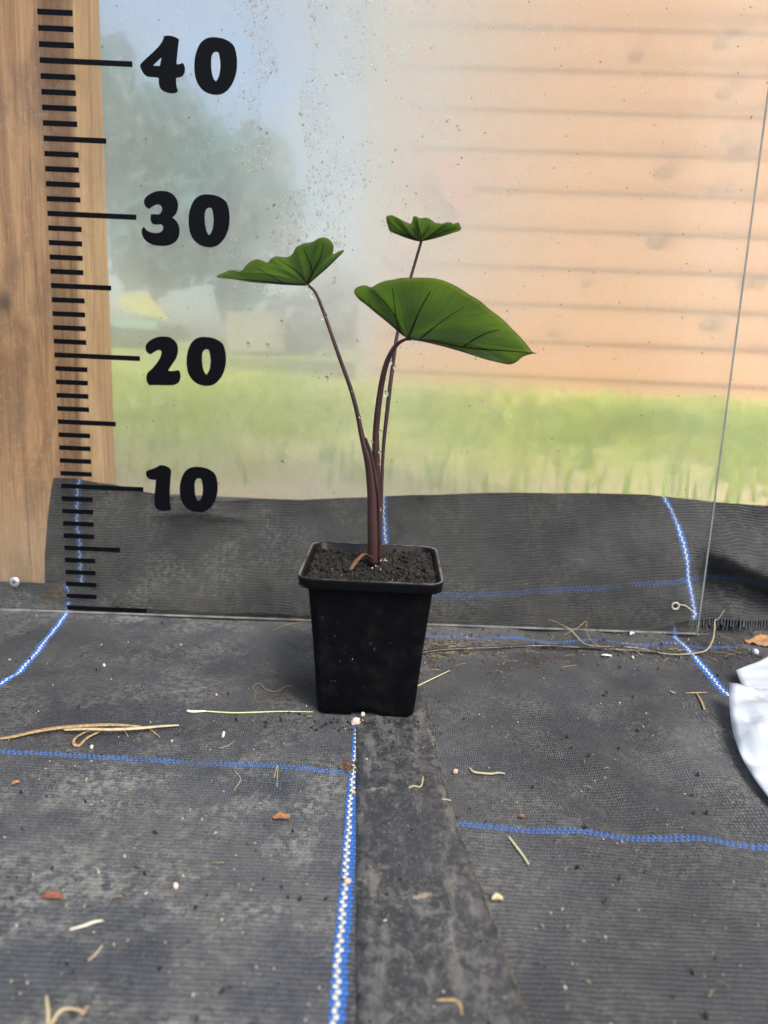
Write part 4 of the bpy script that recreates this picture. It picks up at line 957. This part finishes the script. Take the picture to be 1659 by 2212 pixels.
straw('dry_straw', [L2(1025, 1887), L2(1090, 1885), L2(1150, 1888), L2(1180, 1920), L2(1190, 1980)], .07, m_br, 'brown forked stem on the near end of the smooth strip', 'stem')
straw('straw_bit', [L2(845, 500), L2(880, 488), L2(925, 490), L2(940, 425)], .05, m_st, 'bent pale straw with a dark crumb on the smooth strip', 'straw')
straw('straw_bit', [L2(1060, 575), L2(1090, 576), L2(1120, 584)], .045, m_st, 'short pale straw lying over the strip edge', 'straw')
straw('grass_stalk', [(888, 1488), (930, 1468), (972, 1448)], .055, m_gs, 'straight yellow straw leaning out from the lower right of the pot', 'straw')
straw('dry_fibre', [(592, 1680), (600, 1652), (598, 1700)], .02, m_st, 'fine pale hair on the left cloth', 'fibre')
def stone(u_, v_, r, mat, label, name='pebble', cat='pebble', sc=(1, .8, .7), jit=.15, sub=2):
    c_ = G(u_, v_); V, Fc = ico(c_+Vector((0, 0, r*.5)), r, sub, jit, sc); o = settle(mk(name, V, Fc, mat, None, sub > 2)); tag(o, label, cat)
stone(768, 1563, .27, simple('white_grit', (.60, .46, .38), .8), 'lumpy pinkish white grit piece in front of the pot', 'grit_piece', 'grit', (1.1, .8, .9), .22, 3)
stone(784, 1546, .14, m_perl, 'small white root tip in the pot drainage notch', 'root_tip', 'root', (1, .6, 1.3), .1, 3)
stone(783, 1557, .07, m_perl, 'tiny white grit crumb right of the lumpy grit', 'grit_piece', 'grit')
stone(*L2(1148, 403), .17, m_pk, 'pink pebble just right of the smooth strip')
stone(*L2(445, 1122), .17, simple('tan_stone', (.48, .36, .24)), 'tan pebble lying on the blue and white stripe')
stone(*L2(483, 536), .13, simple('tan_stone2', (.46, .33, .2)), 'small tan pebble at the top of the bright stripe')
stone(380, 1916, .13, simple('peach_stone', (.75, .55, .45)), 'square peach pebble at the lower left', sc=(1, 1, .7))
stone(*L1(1010, 520), .11, m_pk, 'small pink pebble left of the pot')
stone(*L1(845, 286), .09, m_pk, 'tiny pink pebble near the board on the left')
stone(*L1(486, 382), .12, simple('cream_stone', (.6, .56, .42)), 'cream pebble left of the middle of the cloth')
stone(*L1(428, 765), .13, simple('cream_stone2', (.55, .53, .42)), 'cream pebble below the looped brown blade')
stone(*L1(1042, 708), .15, simple('cream_stone3', (.62, .56, .46)), 'oblong cream pebble between the two straws and the pot', sc=(1.3, .7, .6))
stone(1631, 1413, .30, simple('white_stone', (.62, .62, .64), .5), 'smooth white pebble beside the paper sheets', sc=(1.2, .8, .8), jit=.04, sub=3)
stone(2300*.54861+438*.2394, 1900*.54861+1586*.2394, .14, m_perl, 'white perlite lump in the dirt right of centre', 'perlite_lump', 'perlite')
P = []
def crumbs(name, n, region, sizes, mat, label, cat, flatten=.7):
    P = []
    for _ in range(n):
        u_, v_ = region(); c_ = G(u_, v_)
        if abs(c_.x-PX) < 3.4 and abs(c_.y-PY) < 3.4: continue
        r = random.choice(sizes); P.append(ico(c_+Vector((0, 0, r*.3)), r, 1, .3, (random.uniform(.7, 1.8), random.uniform(.6, 1.1), flatten)))
    o = settle(mk(name, *merge(P), mat, None)); tag(o, label, cat, kind='stuff')
allr = lambda: (random.uniform(-20, 1680), 1330+900*random.random()**1.25)
dirt_r = lambda: (random.uniform(1000, 1659) if random.random() < .75 else random.uniform(915, 1000), random.gauss(1402, 22))
pot_r = lambda: (random.gauss(790, 110), random.gauss(1552, 16))
m_dk = simple('dark_soil', (.018, .015, .012), .8, .3)
crumbs('pale_crumbs', 420, allr, [.02, .025, .03, .04, .05], simple('pale_crumb', (.45, .39, .27)), 'tiny pale crumbs scattered over the black cloth', 'crumbs')
crumbs('white_crumbs', 120, lambda: dirt_r() if random.random() < .5 else allr(), [.02, .03, .05, .06], m_perl, 'tiny white grit grains scattered over the floor', 'crumbs')
crumbs('soil_crumbs', 330, lambda: pot_r() if random.random() < .45 else allr(), [.03, .05, .07, .1], m_dk, 'dark soil crumbs scattered over the floor and round the pot', 'crumbs')
crumbs('brown_dirt', 950, dirt_r, [.02, .03, .04, .06, .09], simple('brown_dirt', (.13, .085, .055), .9, .1, var=.5), 'brown soil and rotten litter gathered along the foot of the board', 'dirt')
crumbs('stripe_dirt', 60, lambda: (random.gauss(752, 9), random.gauss(1657, 7)), [.04, .06, .09, .12], simple('clod', (.13, .085, .05), .9, .1, var=.5), 'small clod of brown litter where the blue lines meet', 'dirt')
P = []
for _ in range(150):
    u_, v_ = dirt_r() if random.random() < .72 else allr(); a = random.uniform(0, 6.28) if random.random() < .5 else random.gauss(0, .5); L = random.uniform(.2, 1.3) if v_ < 1460 else random.uniform(.12, .5)
    c_ = G(u_, v_); d_ = Vector((math.cos(a), math.sin(a), 0))*L/2; P.append(tube([c_-d_+Vector((0, 0, .05)), c_+Vector((random.uniform(-.1, .1), random.uniform(-.1, .1), .12)), c_+d_+Vector((0, 0, .05))], random.uniform(.012, .03), 4))
o = settle(mk('straw_litter', *merge(P), simple('litter_straw', (.26, .20, .12), .8, .2, var=.5), None)); tag(o, 'thin broken straw bits strewn along the board foot and over the floor', 'litter', kind='stuff')
# long stems in the dirt at the right
k6 = 724/1659*.54861; L6 = lambda x_, y_: (2300*.54861+x_*k6, 1900*.54861+y_*k6)
pp = [G(*L6(380, 1485), .1), G(*L6(540, 1500), .1), G(*L6(700, 1540), .12), G(*L6(860, 1555), .15), G(*L6(1030, 1535), .2), G(*L6(1110, 1505), .4), Vector(un(*L6(1160, 1420), 1, -2.0)), Vector(un(*L6(1175, 1320), 1, -1.4)), Vector(un(*L6(1180, 1245), 1, -.9)), Vector(un(*L6(1210, 1230), 1, -.8)), Vector(un(*L6(1265, 1150), 1, -.6))]
sp = [Vector(a) for a in spline(pp, 5)]
o = settle(mk('long_dry_straw', *tube(sp, [.035+.04*math.sin(math.pi*min(1, i/(len(sp)-1)*1.1)) for i in range(len(sp))], 7, .7), simple('stem_tan', (.33, .28, .18), .6, .3), None, True)); tag(o, 'long dry stem curving up from the dirt beside the lower right board corner', 'stem')
straw('dry_straw', [L6(-330, 1240), L6(-270, 1250), L6(-190, 1290), L6(-120, 1330), L6(0, 1450), L6(120, 1475), L6(260, 1480)], .045, m_st, 'thin branched tan stem lying in the dirt left of the curved stem', 'stem', ups=[.6, .5, .3, .2, .1, .1, .05])
straw('dry_straw', [L6(-190, 1380), L6(-60, 1310), L6(20, 1250), L6(20, 1330), L6(60, 1420), L6(130, 1470)], .04, m_br, 'thin brown stem looping against the board edge', 'stem', ups=[.05, .3, .7, .5, .2, .1])
straw('twig', [L6(1015, 1900), L6(1060, 1980), L6(1085, 2050)], .09, m_br, 'stout brown twig on the cloth left of the white paper', 'twig')
straw('straw_bit', [L6(915, 1898), L6(1000, 1896), L6(1105, 1892)], .045, m_st, 'pale straw lying across the stout brown twig', 'straw')
straw('straw_bit', [L6(765, 1875), L6(825, 1900)], .05, m_st, 'short pale straw left of the stout twig', 'straw')
leafbit(*L6(200, 1566), .42, .14, -.1, simple('white_scrap', (.55, .57, .62)), 'small pale grey plastic scrap in the dirt', 'plastic_scrap', 'scrap', .06)
leafbit(*L6(430, 1380), .30, .08, .7, simple('white_scrap2', (.6, .6, .62)), 'narrow white scrap standing at the board bottom edge', 'plastic_scrap', 'scrap', .2)
leafbit(1095+90, 1400, .75, .18, 0, simple('rust_leaf', (.26, .11, .04)), 'rusty brown rotten leaf scrap beside the black tape end', 'leaf_scrap', 'leaf scrap', .15)
# black tape running from the pot to the right
P_ = [G(x_, y_, u_) for x_, y_, u_ in ((905, 1410, .05), (960, 1402, .15), (1060, 1398, .2), (1160, 1394, .2), (1240, 1397, .15), (1330, 1402, .1), (1430, 1408, .05))]
o = settle(mk('black_tape', *tube(spline(P_, 6), [.16+.05*nz(i*.5, 3) for i in range(37)], 8, .35), simple('black_tape', (.012, .013, .015), .25, .6, bump=.5, scale=200), None, True)); tag(o, 'shiny twisted black plastic tape running right from behind the pot', 'tape')
# crumpled brown leaf at the right edge
V, Fc = [], []; q0 = G(1640, 1392)
N, K = 16, 9
for j in range(K):
    for i in range(N):
        a, b = i/(N-1), j/(K-1)
        wdt = .15+1.25*math.sin(math.pi*min(1, a*.62+.02))
        x_ = q0.x-1.1+a*4.2; yy = q0.y+.2+(b-.5)*wdt*1.3; zz = q0.z+.15+.8*a*ss(0, 1, b)+.35*nz(a*5, b*4, 1)+.25*nz(a*11, b*9, 4)
        V.append((x_, yy, max(zz, q0.z+.03)))
Fc = [(j*N+i, j*N+i+1, (j+1)*N+i+1, (j+1)*N+i) for j in range(K-1) for i in range(N-1)]
o = settle(mk('dead_leaf', V, Fc, simple('dead_leaf', (.38, .21, .10), .7, .25, var=.5, scale=200, bump=1), None, True)); md = o.modifiers.new('thick', 'SOLIDIFY'); md.thickness = .0004
tag(o, 'crumpled brown dead leaf at the right edge above the white paper', 'dead leaf')
# two white plastic sheets
t = NT('white_sheet'); p = t.obj(); n1 = t.noise(p, 16, 4, .5, 1.0); n2 = t.noise(p, 1300, 2)
a_ = t.bsdf(t.mix(t.ramp(n2, .70, .74), (.58, .62, .67), (.2, .2, .2)), .3, .5, t.bump(n1, .4, .006)); tl = t.n('ShaderNodeBsdfTranslucent'); tl.inputs[0].default_value = (.8, .82, .88, 1)
m_wh = t.done(t.shmix(.25, a_, tl.outputs[0]))
def sheetpoly(name, edge_l, edge_r, n, amp, seed, label, zf):
    V, Fc = [], []; K = 14
    EL = spline(edge_l, 8); ER = spline(edge_r, 8); m = min(len(EL), len(ER))
    for j in range(m):
        a, b = EL[j], ER[j]
        for i in range(K):
            s = i/(K-1); u_, v_, h_ = a+(b-a)*s; q = un(u_, v_, 2, -.5+h_)
            V.append((q[0], q[1], max(q[2]+amp*(nz(q[0]*.5, q[1]*.5, seed)+.5*nz(q[0]*1.6, q[1]*1.1, seed+3))*min(1, s*5+.1), H(q[0], q[1])+.05)))
    Fc = [(j*K+i, j*K+i+1, (j+1)*K+i+1, (j+1)*K+i) for j in range(m-1) for i in range(K-1)]
    o = settle(mk(name, V, Fc, m_wh, None, True)); md = o.modifiers.new('thick', 'SOLIDIFY'); md.thickness = .0003; tag(o, label, 'plastic sheet')
sheetpoly('plastic_sheet', [(1590, 1448, .9), (1598, 1470, .7), (1608, 1490, .6), (1615, 1502, .6)], [(1760, 1375, 1.6), (1760, 1430, 1.4), (1760, 1490, 1.2), (1760, 1530, 1.0)], 8, .18, 2, 'small upper white plastic sheet partly under the larger one', None)
sheetpoly('plastic_sheet', [(1575, 1475, 1.5), (1576, 1530, 1.1), (1583, 1580, .8), (1600, 1630, .6), (1628, 1680, .5), (1670, 1735, .5)], [(1800, 1520, 2.2), (1800, 1580, 2.0), (1800, 1640, 1.6), (1800, 1700, 1.2), (1800, 1760, .9), (1800, 1820, .8)], 8, .9, 5, 'large creased white plastic sheet at the right edge of the floor', None)
